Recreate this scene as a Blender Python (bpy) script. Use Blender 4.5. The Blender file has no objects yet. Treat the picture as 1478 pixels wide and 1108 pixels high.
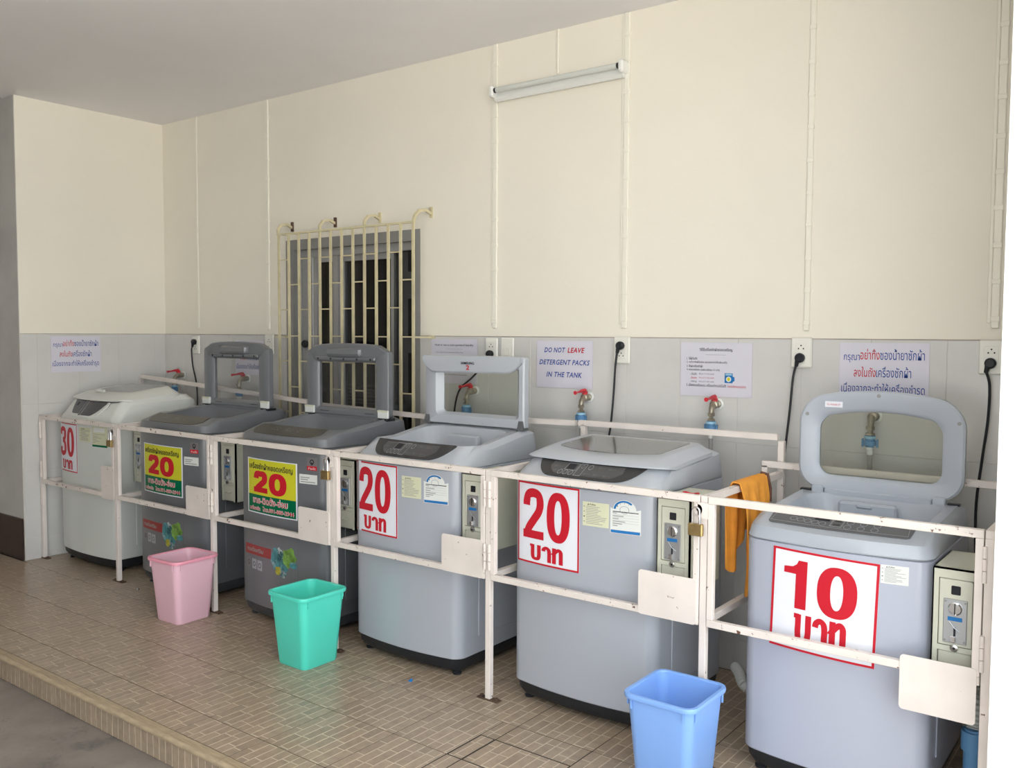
import bpy, math, random
from mathutils import Vector, Matrix
random.seed(7)
SC = bpy.context.scene
COL = SC.collection
S = 0.88            # the layout below is written in units of 0.88 m; everything is scaled to metres at the end

# ------------------------------------------------------------------ camera
cam_d = bpy.data.cameras.new('camera'); cam = bpy.data.objects.new('camera', cam_d); COL.objects.link(cam)
yaw, pit, roll = 0.6477161, -0.0561296, 0.0048134
fw = Vector((-math.sin(yaw)*math.cos(pit), math.cos(yaw)*math.cos(pit), math.sin(pit)))
rt = fw.cross(Vector((0, 0, 1))).normalized(); up = rt.cross(fw)
r2 = rt*math.cos(roll)+up*math.sin(roll); u2 = -rt*math.sin(roll)+up*math.cos(roll)
R = Matrix((r2, u2, -fw)).transposed().to_4x4()
cam.matrix_world = Matrix.Translation(Vector((6.11043, -3.78864, 1.51775))*S) @ R
cam_d.sensor_fit = 'HORIZONTAL'; cam_d.sensor_width = 36.0; cam_d.lens = 1295.6267/1478*36
cam_d.clip_start = 0.05; cam_d.clip_end = 200
SC.camera = cam

# ------------------------------------------------------------------ sky and exposure
world = bpy.data.worlds.new('sky'); SC.world = world; world.use_nodes = True
wn = world.node_tree; wn.nodes.clear()
wo = wn.nodes.new('ShaderNodeOutputWorld'); wb = wn.nodes.new('ShaderNodeBackground')
wb.inputs[0].default_value = (0.88, 0.95, 1.0, 1); wb.inputs[1].default_value = 4.0
wn.links.new(wb.outputs[0], wo.inputs[0])
sun_d = bpy.data.lights.new('sun', 'SUN'); sun = bpy.data.objects.new('sun', sun_d); COL.objects.link(sun)
sun_d.energy = 29.0; sun_d.angle = math.radians(2); sun_d.color = (1, 0.95, 0.86)
sun.rotation_euler = (math.radians(-22), math.radians(-30), 0)   # high sun coming over the building from behind the back wall
SC.view_settings.view_transform = 'Standard'; SC.view_settings.look = 'None'
SC.view_settings.gamma = 1.0; SC.view_settings.use_curve_mapping = False
SC.view_settings.exposure = 0.0

# ------------------------------------------------------------------ materials
MATS = {}
def mat(name, col, rough=0.5, metal=0.0, var=0.0, vscale=8.0, bump=0.0, bscale=120.0, emit=None, rust=0.0, trans=0.0, coat=0.0, attr=None, ior=1.5, stretch=None, wear=None, spec=None):
    if name in MATS: return MATS[name]
    m = bpy.data.materials.new(name); m.use_nodes = True; MATS[name] = m
    nt = m.node_tree; b = nt.nodes['Principled BSDF']
    b.inputs['Base Color'].default_value = (*col, 1); b.inputs['Roughness'].default_value = rough
    b.inputs['Metallic'].default_value = metal; b.inputs['IOR'].default_value = ior
    if spec is not None: b.inputs['Specular IOR Level'].default_value = spec
    if coat: b.inputs['Coat Weight'].default_value = coat; b.inputs['Coat Roughness'].default_value = 0.12
    if trans: b.inputs['Transmission Weight'].default_value = trans
    tc = nt.nodes.new('ShaderNodeTexCoord'); src = tc.outputs['Object']
    if stretch:
        mp = nt.nodes.new('ShaderNodeMapping'); mp.inputs['Scale'].default_value = stretch
        nt.links.new(src, mp.inputs[0]); src = mp.outputs[0]
    colout = None
    if attr:
        a = nt.nodes.new('ShaderNodeAttribute'); a.attribute_name = attr
        hs = nt.nodes.new('ShaderNodeMixRGB'); hs.blend_type = 'MULTIPLY'; hs.inputs[0].default_value = 1
        hs.inputs[1].default_value = (*col, 1); nt.links.new(a.outputs['Color'], hs.inputs[2]); colout = hs.outputs[0]
    if var > 0:
        n = nt.nodes.new('ShaderNodeTexNoise'); n.inputs['Scale'].default_value = vscale; n.inputs['Detail'].default_value = 6
        nt.links.new(src, n.inputs['Vector'])
        rp = nt.nodes.new('ShaderNodeMapRange'); rp.inputs['From Min'].default_value = 0.3; rp.inputs['From Max'].default_value = 0.7
        rp.inputs['To Min'].default_value = 1-var; rp.inputs['To Max'].default_value = 1+var*0.6
        nt.links.new(n.outputs['Fac'], rp.inputs['Value'])
        mx = nt.nodes.new('ShaderNodeMixRGB'); mx.blend_type = 'MULTIPLY'; mx.inputs[0].default_value = 1
        if colout: nt.links.new(colout, mx.inputs[1])
        else: mx.inputs[1].default_value = (*col, 1)
        nt.links.new(rp.outputs[0], mx.inputs[2]); colout = mx.outputs[0]
    if rust > 0:
        n = nt.nodes.new('ShaderNodeTexNoise'); n.inputs['Scale'].default_value = 38; n.inputs['Detail'].default_value = 5
        n.inputs['Roughness'].default_value = 0.65
        nt.links.new(tc.outputs['Object'], n.inputs['Vector'])
        cr = nt.nodes.new('ShaderNodeValToRGB'); cr.color_ramp.elements[0].position = 0.70-rust; cr.color_ramp.elements[0].color = (0, 0, 0, 1)
        cr.color_ramp.elements[1].position = 0.73-rust; cr.color_ramp.elements[1].color = (1, 1, 1, 1)
        nt.links.new(n.outputs['Fac'], cr.inputs[0])
        mx = nt.nodes.new('ShaderNodeMixRGB'); nt.links.new(cr.outputs[0], mx.inputs[0])
        if colout: nt.links.new(colout, mx.inputs[1])
        else: mx.inputs[1].default_value = (*col, 1)
        mx.inputs[2].default_value = (0.13, 0.06, 0.035, 1); colout = mx.outputs[0]
    if wear:   # soft blotches of a second colour
        n = nt.nodes.new('ShaderNodeTexNoise'); n.inputs['Scale'].default_value = wear[1]; n.inputs['Detail'].default_value = 8
        n.inputs['Roughness'].default_value = 0.7
        nt.links.new(tc.outputs['Object'], n.inputs['Vector'])
        cr = nt.nodes.new('ShaderNodeValToRGB'); cr.color_ramp.elements[0].position = wear[2]; cr.color_ramp.elements[0].color = (0, 0, 0, 1)
        cr.color_ramp.elements[1].position = wear[3]; cr.color_ramp.elements[1].color = (1, 1, 1, 1)
        nt.links.new(n.outputs['Fac'], cr.inputs[0])
        mx = nt.nodes.new('ShaderNodeMixRGB'); nt.links.new(cr.outputs[0], mx.inputs[0])
        if colout: nt.links.new(colout, mx.inputs[1])
        else: mx.inputs[1].default_value = (*col, 1)
        mx.inputs[2].default_value = (*wear[0], 1); colout = mx.outputs[0]
    if colout: nt.links.new(colout, b.inputs['Base Color'])
    if bump > 0:
        n = nt.nodes.new('ShaderNodeTexNoise'); n.inputs['Scale'].default_value = bscale; n.inputs['Detail'].default_value = 3
        nt.links.new(src, n.inputs['Vector'])
        bp = nt.nodes.new('ShaderNodeBump'); bp.inputs['Strength'].default_value = bump; bp.inputs['Distance'].default_value = 0.004
        nt.links.new(n.outputs['Fac'], bp.inputs['Height']); nt.links.new(bp.outputs[0], b.inputs['Normal'])
    return m
def thin_glass(name, tint, gloss=0.12, rough=0.03):
    m = bpy.data.materials.new(name); m.use_nodes = True; nt = m.node_tree; nt.nodes.clear()
    o = nt.nodes.new('ShaderNodeOutputMaterial'); t = nt.nodes.new('ShaderNodeBsdfTransparent'); g = nt.nodes.new('ShaderNodeBsdfGlossy')
    t.inputs[0].default_value = (*tint, 1); g.inputs['Roughness'].default_value = rough
    fr = nt.nodes.new('ShaderNodeFresnel'); fr.inputs[0].default_value = 1.5
    ad = nt.nodes.new('ShaderNodeMath'); ad.operation = 'ADD'; ad.inputs[1].default_value = gloss; ad.use_clamp = True
    nt.links.new(fr.outputs[0], ad.inputs[0])
    gm = nt.nodes.new('ShaderNodeNewGeometry'); iv = nt.nodes.new('ShaderNodeMath'); iv.operation = 'SUBTRACT'; iv.inputs[0].default_value = 1
    nt.links.new(gm.outputs['Backfacing'], iv.inputs[1])
    ml = nt.nodes.new('ShaderNodeMath'); ml.operation = 'MULTIPLY'; nt.links.new(ad.outputs[0], ml.inputs[0]); nt.links.new(iv.outputs[0], ml.inputs[1])
    mx = nt.nodes.new('ShaderNodeMixShader'); nt.links.new(ml.outputs[0], mx.inputs[0])
    nt.links.new(t.outputs[0], mx.inputs[1]); nt.links.new(g.outputs[0], mx.inputs[2]); nt.links.new(mx.outputs[0], o.inputs[0])
    return m
cream = mat('cream_wall_paint', (0.79, 0.745, 0.645), 0.65, var=0.04, vscale=1.3, bump=0.15, bscale=60)
white_col = mat('white_wall_paint', (0.92, 0.91, 0.87), 0.6, var=0.04, vscale=2, bump=0.15, bscale=60)
grey_wall = mat('grey_wall_tone', (0.50, 0.48, 0.45), 0.7, var=0.12, vscale=4)  # grey with the shade of the left wall's front put into the colour
brown_tile = mat('dark_brown_skirting_tile', (0.035, 0.018, 0.016), 0.3)
ceil_m = mat('ceiling_paint', (0.86, 0.84, 0.85), 0.85, var=0.05, vscale=1.0)
wtile = mat('white_glazed_wall_tile', (0.60, 0.585, 0.56), 0.22, var=0.05, vscale=5)
wgrout = mat('wall_grout', (0.54, 0.51, 0.48), 0.8)
edge_m = mat('dusty_tile_edge', (0.36, 0.30, 0.25), 0.9, var=0.4, vscale=9)
grout = mat('dark_floor_grout', (0.045, 0.034, 0.027), 0.9)
stick_m = mat('floor_tile_brown_glaze', (0.36, 0.275, 0.20), 0.28, var=0.14, vscale=40, attr='tone', bump=0.05, bscale=90)
line_m = mat('floor_tile_cream_line', (0.60, 0.51, 0.39), 0.4, var=0.10, vscale=14)
nose_m = mat('nosing_tile', (0.43, 0.335, 0.22), 0.4, var=0.2, vscale=18, stretch=(1, 5, 5))
yard_m = mat('pale_bounce_concrete', (0.62, 0.60, 0.56), 0.85, var=0.1, vscale=3)  # pale colour for the unseen ground that bounces light up
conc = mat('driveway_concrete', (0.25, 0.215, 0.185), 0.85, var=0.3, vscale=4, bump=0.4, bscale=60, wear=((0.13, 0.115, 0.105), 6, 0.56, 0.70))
frame_m = mat('chipped_white_frame_paint', (0.74, 0.665, 0.615), 0.4, var=0.07, vscale=9, rust=0.03)
frame_rust = mat('worn_white_frame_paint', (0.74, 0.665, 0.61), 0.4, var=0.1, vscale=9, rust=0.075)
rust_m = mat('rusty_steel', (0.10, 0.055, 0.035), 0.8, var=0.4, vscale=60)
m_white = mat('white_machine_enamel', (0.63, 0.645, 0.615), 0.28, coat=0.3)
m_dark = mat('dark_grey_machine_enamel', (0.135, 0.14, 0.15), 0.3, coat=0.35)
m_silver = mat('silver_grey_machine_enamel', (0.38, 0.40, 0.445), 0.28, coat=0.35)
m_silver_top = mat('silver_grey_top_plastic', (0.42, 0.44, 0.475), 0.35, coat=0.2)
m_blue = mat('pale_blue_grey_machine_enamel', (0.40, 0.42, 0.50), 0.3, coat=0.3)
m_blue_top = mat('pale_blue_grey_top_plastic', (0.40, 0.43, 0.48), 0.38, coat=0.15)
m_dark_top = mat('dark_grey_top_plastic', (0.155, 0.16, 0.172), 0.32, coat=0.2)
m_white_top = mat('white_top_plastic', (0.68, 0.685, 0.64), 0.38)
black_pl = mat('black_plastic', (0.022, 0.023, 0.026), 0.35, spec=0.2)
grey_base = mat('dark_grey_base_plastic', (0.06, 0.062, 0.068), 0.45, spec=0.2)
panel_dark = mat('smoked_panel', (0.05, 0.048, 0.048), 0.25, spec=0.2)
panel_mid = mat('smoked_panel_centre', (0.085, 0.082, 0.08), 0.3, spec=0.2)
panel_brown = mat('brown_grey_panel', (0.07, 0.063, 0.054), 0.3, var=0.25, vscale=8, spec=0.2)
panel_grey = mat('grey_panel', (0.115, 0.115, 0.12), 0.35, spec=0.2)
ring_m = mat('panel_print', (0.33, 0.34, 0.36), 0.4)
steel = mat('stainless_steel', (0.62, 0.62, 0.62), 0.22, metal=1.0)
chrome = mat('chrome', (0.8, 0.8, 0.82), 0.08, metal=1.0)
brass = mat('worn_brass', (0.42, 0.30, 0.13), 0.35, metal=0.8, var=0.2, vscale=40)
tap_m = mat('dull_nickel_brass', (0.36, 0.32, 0.25), 0.35, metal=0.7, var=0.3, vscale=40)
red_pl = mat('red_plastic', (0.55, 0.025, 0.04), 0.35)
red_ink = mat('red_ink', (0.52, 0.014, 0.028), 0.4, spec=0.2)
darkred_ink = mat('deep_red_ink', (0.52, 0.012, 0.025), 0.4, spec=0.2)
blue_ink = mat('blue_ink', (0.03, 0.07, 0.30), 0.5, spec=0.2)
black_ink = mat('black_ink', (0.02, 0.02, 0.025), 0.5, spec=0.2)
grey_ink = mat('grey_ink', (0.28, 0.28, 0.27), 0.5, spec=0.2)
white_ink = mat('white_ink', (0.8, 0.8, 0.8), 0.5, spec=0.2)
paper = mat('laminated_paper', (0.62, 0.60, 0.67), 0.3)
sticker_w = mat('white_vinyl', (0.74, 0.75, 0.80), 0.3, spec=0.2)
sticker_y = mat('yellow_vinyl', (0.58, 0.56, 0.03), 0.3, spec=0.2)
sticker_g = mat('green_vinyl', (0.0, 0.13, 0.055), 0.3, spec=0.2)
sticker_cream = mat('cream_vinyl', (0.62, 0.62, 0.44), 0.4, spec=0.2)
sticker_wh2 = mat('white_label', (0.70, 0.71, 0.68), 0.4, spec=0.2)
blue_label = mat('blue_label', (0.02, 0.16, 0.42), 0.4, spec=0.2)
banner_m = mat('faded_red_banner', (0.30, 0.05, 0.045), 0.4, spec=0.2)
leaf_a = mat('print_teal', (0.06, 0.20, 0.22), 0.35, var=0.9, vscale=22, wear=((0.45, 0.5, 0.5), 16, 0.52, 0.62), spec=0.2)
leaf_b = mat('print_green', (0.16, 0.30, 0.06), 0.35, var=0.7, vscale=24, wear=((0.5, 0.5, 0.3), 20, 0.55, 0.65), spec=0.2)
leaf_c = mat('print_yellow', (0.40, 0.36, 0.05), 0.35, var=0.6, vscale=24, spec=0.2)
film_m = mat('faded_grey_film', (0.20, 0.185, 0.19), 0.3, spec=0.2)
box_m = mat('beige_powder_coat', (0.56, 0.56, 0.46), 0.45)
box_edge = mat('beige_powder_coat_door', (0.58, 0.575, 0.48), 0.45)
plate_m = mat('brushed_metal_plate', (0.42, 0.43, 0.44), 0.35, metal=0.6)
pvc_blue = mat('blue_pvc', (0.11, 0.27, 0.48), 0.4)
pvc_pale = mat('pale_blue_pvc', (0.30, 0.52, 0.66), 0.4)
hose_m = mat('grey_hose', (0.33, 0.32, 0.30), 0.5)
hose_w = mat('pale_corrugated_hose', (0.55, 0.56, 0.53), 0.5)
socket_m = mat('socket_plastic', (0.76, 0.74, 0.67), 0.35)
trunk_m = mat('white_cable_trunking', (0.80, 0.765, 0.665), 0.45)
lampwhite = mat('white_lamp_metal', (0.78, 0.78, 0.75), 0.3)
tube_m = mat('unlit_tube_glass', (0.60, 0.62, 0.58), 0.18)
grille_m = mat('cream_yellow_grille_paint', (0.62, 0.55, 0.35), 0.45, var=0.1, vscale=20)
alu = mat('aluminium_window_frame', (0.36, 0.355, 0.35), 0.4, metal=0.2)
win_paint = mat('grey_window_surround_paint', (0.25, 0.245, 0.235), 0.7, var=0.12, vscale=7)
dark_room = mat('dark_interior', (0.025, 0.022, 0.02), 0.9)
dark_grey_pl = mat('dim_grey_panel', (0.55, 0.52, 0.49), 0.7)
pink = mat('pink_plastic', (0.80, 0.50, 0.58), 0.35)
pink_rim = mat('deeper_pink_plastic', (0.84, 0.34, 0.43), 0.35)
mint = mat('mint_green_plastic', (0.09, 0.68, 0.53), 0.35)
sky_blue = mat('light_blue_plastic', (0.22, 0.40, 0.80), 0.38)
cloth_m = mat('orange_cloth', (0.88, 0.36, 0.045), 0.9, var=0.08, vscale=30, bump=0.5, bscale=500)
cloth_tag = mat('brown_trim', (0.12, 0.05, 0.03), 0.9)
win_glass = thin_glass('window_pane_glass', (0.55, 0.57, 0.58), 0.03)
lid_glass = thin_glass('lid_window_glass', (0.89, 0.90, 0.87), 0.02)
lid_glass_d = thin_glass('clear_lid_window_glass', (0.92, 0.93, 0.94), 0.06)
lid_smoke = mat('smoked_lid_glass', (0.13, 0.135, 0.125), 0.12, coat=0.4)
tub_m = mat('tub_steel', (0.45, 0.46, 0.47), 0.3, metal=0.8)  # duller, darker steel for the inner tubs

# ------------------------------------------------------------------ mesh helpers
class MB:
    """collects geometry with material slots; build() links ONE mesh object"""
    def __init__(s): s.v = []; s.f = []; s.mi = []; s.mats = []
    def m(s, mt):
        if mt not in s.mats: s.mats.append(mt)
        return s.mats.index(mt)
    def add(s, vs, fs, mt):
        o = len(s.v); k = s.m(mt); s.v += [tuple(v) for v in vs]
        for f in fs: s.f.append(tuple(i+o for i in f)); s.mi.append(k)
        return s
    def box(s, x0, y0, z0, x1, y1, z1, mt, bev=0.0):
        if bev <= 0:
            vs = [(x, y, z) for x in (x0, x1) for y in (y0, y1) for z in (z0, z1)]
            fs = [(0, 1, 3, 2), (4, 6, 7, 5), (0, 4, 5, 1), (2, 3, 7, 6), (0, 2, 6, 4), (1, 5, 7, 3)]
            return s.add(vs, fs, mt)
        b = bev; rings = []
        cx, cy = (x0+x1)/2, (y0+y1)/2
        for z, i in ((z0, b), (z0+b, 0), (z1-b, 0), (z1, b)):
            a0, a1, c0, c1 = x0+i, x1-i, y0+i, y1-i
            rings.append([(a0+(b-i if i == 0 else 0), c0, z), (a1-(b-i if i == 0 else 0), c0, z), (a1, c0+(b-i if i == 0 else 0), z), (a1, c1-(b-i if i == 0 else 0), z),
                          (a1-(b-i if i == 0 else 0), c1, z), (a0+(b-i if i == 0 else 0), c1, z), (a0, c1-(b-i if i == 0 else 0), z), (a0, c0+(b-i if i == 0 else 0), z)])
        return s.loft(rings, mt, True, True)
    def loft(s, rings, mt, cap0=False, cap1=False, closed=True):
        n = len(rings[0]); vs = [p for r in rings for p in r]; fs = []
        for k in range(len(rings)-1):
            for i in range(n if closed else n-1):
                j = (i+1) % n
                fs.append((k*n+i, k*n+j, (k+1)*n+j, (k+1)*n+i))
        if cap0: fs.append(tuple(reversed(range(n))))
        if cap1: fs.append(tuple(range((len(rings)-1)*n, len(rings)*n)))
        return s.add(vs, fs, mt)
    def tube(s, pts, r, mt, n=8, caps=True, rads=None, square=False):
        pts = [Vector(p) for p in pts]; rings = []; prev = None
        for i, p in enumerate(pts):
            if i == 0: d = pts[1]-p
            elif i == len(pts)-1: d = p-pts[i-1]
            else: d = (pts[i+1]-p).normalized()+(p-pts[i-1]).normalized()
            d.normalize()
            if prev is None:
                a = Vector((0, 0, 1)) if abs(d.z) < 0.9 else Vector((0, 1, 0)); u = d.cross(a).normalized()
            else:
                u = (prev-d*prev.dot(d)).normalized()
            prev = u; w = d.cross(u); rr = rads[i] if rads else r
            nn = 4 if square else n; off = math.pi/4 if square else 0; q = math.sqrt(2) if square else 1
            rings.append([p+(u*math.cos(off+2*math.pi*k/nn)+w*math.sin(off+2*math.pi*k/nn))*rr*q for k in range(nn)])
        return s.loft(rings, mt, caps, caps)
    def cyl(s, a, b, r, mt, n=16, r1=None): return s.tube([a, b], r, mt, n, True, rads=[r, r if r1 is None else r1])
    def lathe(s, c, axis, prof, mt, n=16):
        """prof: list of (distance along axis, radius)"""
        c = Vector(c); d = Vector(axis).normalized(); a = Vector((0, 0, 1)) if abs(d.z) < 0.9 else Vector((0, 1, 0))
        u = d.cross(a).normalized(); w = d.cross(u)
        rings = [[c+d*t+(u*math.cos(2*math.pi*k/n)+w*math.sin(2*math.pi*k/n))*r for k in range(n)] for t, r in prof]
        return s.loft(rings, mt, True, True)
    def prism(s, poly, y0, y1, mt):
        """polygon in x,z extruded along y"""
        n = len(poly); vs = [(x, y0, z) for x, z in poly]+[(x, y1, z) for x, z in poly]
        fs = [tuple(range(n)), tuple(reversed(range(n, 2*n)))]+[(i, i+n, (i+1) % n+n, (i+1) % n) for i in range(n)]
        return s.add(vs, fs, mt)
    def build(s, name, parent=None, loc=None, smooth=35, kind=None, label=None, attr=None):
        me = bpy.data.meshes.new(name); me.from_pydata(s.v, [], s.f)
        for mt in s.mats: me.materials.append(mt)
        me.polygons.foreach_set('material_index', s.mi)
        bad = me.validate(); me.update()
        import bmesh
        bm = bmesh.new(); bm.from_mesh(me); bmesh.ops.recalc_face_normals(bm, faces=bm.faces); bm.to_mesh(me); bm.free()
        if smooth:
            me.shade_smooth(); me.set_sharp_from_angle(angle=math.radians(smooth))
        if attr:
            ca = me.color_attributes.new(attr, 'FLOAT_COLOR', 'CORNER')
            rnd = random.Random(len(s.f)); cols = []
            for p in me.polygons:
                pass
            tone = {}
            for p in me.polygons:
                key = p.vertices[0]//8
                if key not in tone: tone[key] = rnd.uniform(0.90, 1.09)
                t = tone[key]
                for li in p.loop_indices: ca.data[li].color = (t, t, t*0.985, 1)
        o = bpy.data.objects.new(name, me); COL.objects.link(o)
        if parent: o.parent = parent
        if loc: o.location = loc
        if kind: o['kind'] = kind
        if label: o['label'] = label
        return o
GROUPS = {'cable trunking': 'cable trunking on the back wall', 'socket': 'sockets along the top of the white tiles', 'power cord': 'power cords of the washers', 'tap': 'wall taps behind the washers', 'notice': 'laminated notices on the white tiles', 'coin box': 'coin boxes beside the washers', 'gate': 'cage gates in front of the washers', 'padlock': 'brass padlocks on the gates', 'waste bin': 'plastic waste bins on the floor', 'strap': 'red straps on the coin boxes', 'hose': 'corrugated drain hoses', 'litter': 'scraps on the floor'}
def tag(o, label, cat, group=None):
    group = group or GROUPS.get(cat)
    o['label'] = label; o['category'] = cat
    if group: o['group'] = group
    return o
def thing(name, label, cat, loc=(0, 0, 0), rz=0, group=None):
    o = bpy.data.objects.new(name, None); COL.objects.link(o); o.location = loc; o.rotation_euler = (0, 0, rz); o.empty_display_size = 0.1
    return tag(o, label, cat, group)
def struct(o): o['kind'] = 'structure'; return o
def copy_tree(o, parent=None):
    c = o.copy(); COL.objects.link(c); c.parent = parent
    for ch in o.children: copy_tree(ch, c)
    return c
def rr(cx, cy, w, d, r, bulge=0.0, side=8, cn=5, back_r=None):
    """rounded rectangle ring (counter-clockwise from front-left), front = -y, optional front bulge"""
    pts = []; x0, x1, y0, y1 = cx-w/2, cx+w/2, cy-d/2, cy+d/2
    rb = r if back_r is None else back_r
    def arc(ax, ay, a0, rad):
        return [(ax+rad*math.cos(math.radians(a0+90*k/cn)), ay+rad*math.sin(math.radians(a0+90*k/cn))) for k in range(cn+1)]
    pts += arc(x0+r, y0+r, 180, r)
    pts += [(x0+r+(w-2*r)*k/side, y0) for k in range(1, side)]
    pts += arc(x1-r, y0+r, 270, r)
    pts += [(x1, y0+r+(d-r-rb)*k/side) for k in range(1, side)]
    pts += arc(x1-rb, y1-rb, 0, rb)
    pts += [(x1-rb-(w-2*rb)*k/side, y1) for k in range(1, side)]
    pts += arc(x0+rb, y1-rb, 90, rb)
    pts += [(x0, y1-rb-(d-r-rb)*k/side) for k in range(1, side)]
    out = []
    for x, y in pts:
        t = max(0.0, (cy-y)/(d/2)); u = (x-cx)/(w/2)
        out.append((x, y-bulge*(1-u*u)*t*t))
    return out
def ring(pts, zf): return [(x, y, zf(y) if callable(zf) else zf) for x, y in pts]
def interp(tab, x):
    if x <= tab[0][0]: return tab[0][1]
    for (a, b), (c, d) in zip(tab, tab[1:]):
        if x <= c: return b+(d-b)*(x-a)/(c-a)
    return tab[-1][1]
TXT = {}
def text_geo(body, bold=0.0, shear=0.0, res=2, spacing=1.0):
    key = (body, bold, shear, res, spacing)
    if key in TXT: return TXT[key]
    c = bpy.data.curves.new('t', 'FONT'); c.body = body; c.offset = bold; c.shear = shear; c.resolution_u = res; c.space_character = spacing
    o = bpy.data.objects.new('t', c); COL.objects.link(o); bpy.context.view_layer.update()
    me = bpy.data.meshes.new_from_object(o)
    v = [(p.co.x, p.co.y) for p in me.vertices]; f = [tuple(p.vertices) for p in me.polygons]
    bpy.data.objects.remove(o); bpy.data.curves.remove(c); bpy.data.meshes.remove(me)
    TXT[key] = (v, f); return v, f
def text_into(mb, body, rect, surf, mt, bold=0.0, shear=0.0, res=2, fit=True, h=None, spacing=1.0):
    """writes text into rect=(u0,v0,u1,v1); surf(u,v)->xyz"""
    v, f = text_geo(body, bold, shear, res, spacing)
    if not v: return
    a0 = min(p[0] for p in v); a1 = max(p[0] for p in v); b0 = min(p[1] for p in v); b1 = max(p[1] for p in v)
    u0, v0, u1, v1 = rect
    if fit: sx = (u1-u0)/(a1-a0); sy = (v1-v0)/(b1-b0)
    else: sx = sy = h
    pts = [surf(u0+(x-a0)*sx, (v0+(y-b0)*sy) if fit else (v0+y*sy)) for x, y in v]
    mb.add(pts, f, mt)
def rect_into(mb, rect, surf, mt, n=1):
    u0, v0, u1, v1 = rect; vs = []; fs = []; n = max(n, 4)
    for i in range(n+1):
        u = u0+(u1-u0)*i/n; vs += [surf(u, v0), surf(u, v1)]
    for i in range(n): fs.append((2*i, 2*i+2, 2*i+3, 2*i+1))
    mb.add(vs, fs, mt)
def poly_into(mb, poly, surf, mt): mb.add([surf(*p) for p in poly], [tuple(range(len(poly)))], mt)
def sheet(mb, rect, surf_out, surf_in, mt, n=8):
    """thin solid sheet with front on surf_out and back on surf_in"""
    u0, v0, u1, v1 = rect; rings = []
    for i in range(n+1):
        u = u0+(u1-u0)*i/n
        rings.append([surf_out(u, v0), surf_out(u, v1), surf_in(u, v1), surf_in(u, v0)])
    mb.loft(rings, mt, True, True)

def catmull(pts, k=8):
    P = [pts[0]]+list(pts)+[pts[-1]]; out = []
    for i in range(1, len(P)-2):
        for j in range(k):
            q = j/k; out.append(tuple(0.5*((2*P[i][c])+(-P[i-1][c]+P[i+1][c])*q+(2*P[i-1][c]-5*P[i][c]+4*P[i+1][c]-P[i+2][c])*q*q+(-P[i-1][c]+3*P[i][c]-3*P[i+1][c]+P[i+2][c])*q*q*q) for c in (0, 1)))
    out.append(tuple(pts[-1])); return out
def stroke_into(mb, pts, wx, wy, surf, mt, curve=True):
    p = catmull(pts) if curve else pts; vs = []; n = len(p)
    for i in range(n):
        a = p[max(0, i-1)]; c = p[min(n-1, i+1)]; dx, dy = c[0]-a[0], c[1]-a[1]; L = math.hypot(dx, dy) or 1
        nx, ny = -dy/L*wx/2, dx/L*wy/2
        vs += [surf(p[i][0]+nx, p[i][1]+ny), surf(p[i][0]-nx, p[i][1]-ny)]
    mb.add(vs, [(2*i, 2*i+2, 2*i+3, 2*i+1) for i in range(n-1)], mt)
def glyph(mb, ch, r, surf, mt, wx=0.34, wy=0.16):
    u0, v0, u1, v1 = r; s = lambda u, v: surf(u0+(u1-u0)*u, v0+(v1-v0)*v)
    if ch == '0':
        n = 40; vs = []
        for i in range(n):
            a = 2*math.pi*i/n; ca, sa = math.cos(a), math.sin(a); e = 2/2.35
            fx, fy = math.copysign(abs(ca)**e, ca), math.copysign(abs(sa)**e, sa)
            e2 = 2/2.2; gx_, gy_ = math.copysign(abs(ca)**e2, ca), math.copysign(abs(sa)**e2, sa)
            vs += [s(0.5+0.5*fx, 0.5+0.5*fy), s(0.5+(0.5-wx)*gx_, 0.5+(0.5-wy)*gy_)]
        mb.add(vs, [(2*i, (2*i+2) % (2*n), (2*i+3) % (2*n), 2*i+1) for i in range(n)], mt)
    elif ch == '1':
        mb.add([s(*p) for p in [(0.52, 0), (1, 0), (1, 1), (0.62, 1), (0.55, 0.92), (0.38, 0.86), (0, 0.84), (0, 0.71), (0.52, 0.71)]], [(0, 1, 2, 3, 4, 5, 6, 7, 8)], mt)
    elif ch == '2':
        stroke_into(mb, [(wx/2, 0.66), (wx/2+0.01, 0.76), (0.27, 0.885), (0.5, 1-wy*0.47), (0.74, 0.885), (1-wx/2, 0.73), (0.76, 0.56), (0.52, 0.38), (0.30, 0.22), (wx/2+0.0, 0.06)], wx, wy*1.12, s, mt)
        rect_into(mb, (0, 0, 1, wy*1.02), s, mt)
    elif ch == '3':
        stroke_into(mb, [(wx/2, 0.72), (0.22, 0.86), (0.5, 1-wy/2), (0.80, 0.86), (0.80, 0.66), (0.62, 0.56), (0.42, 0.53)], wx, wy, s, mt)
        stroke_into(mb, [(0.42, 0.53), (0.66, 0.50), (1-wx/2, 0.36), (0.80, 0.16), (0.5, wy/2), (0.22, 0.13), (wx/2, 0.30)], wx, wy, s, mt)
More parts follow.
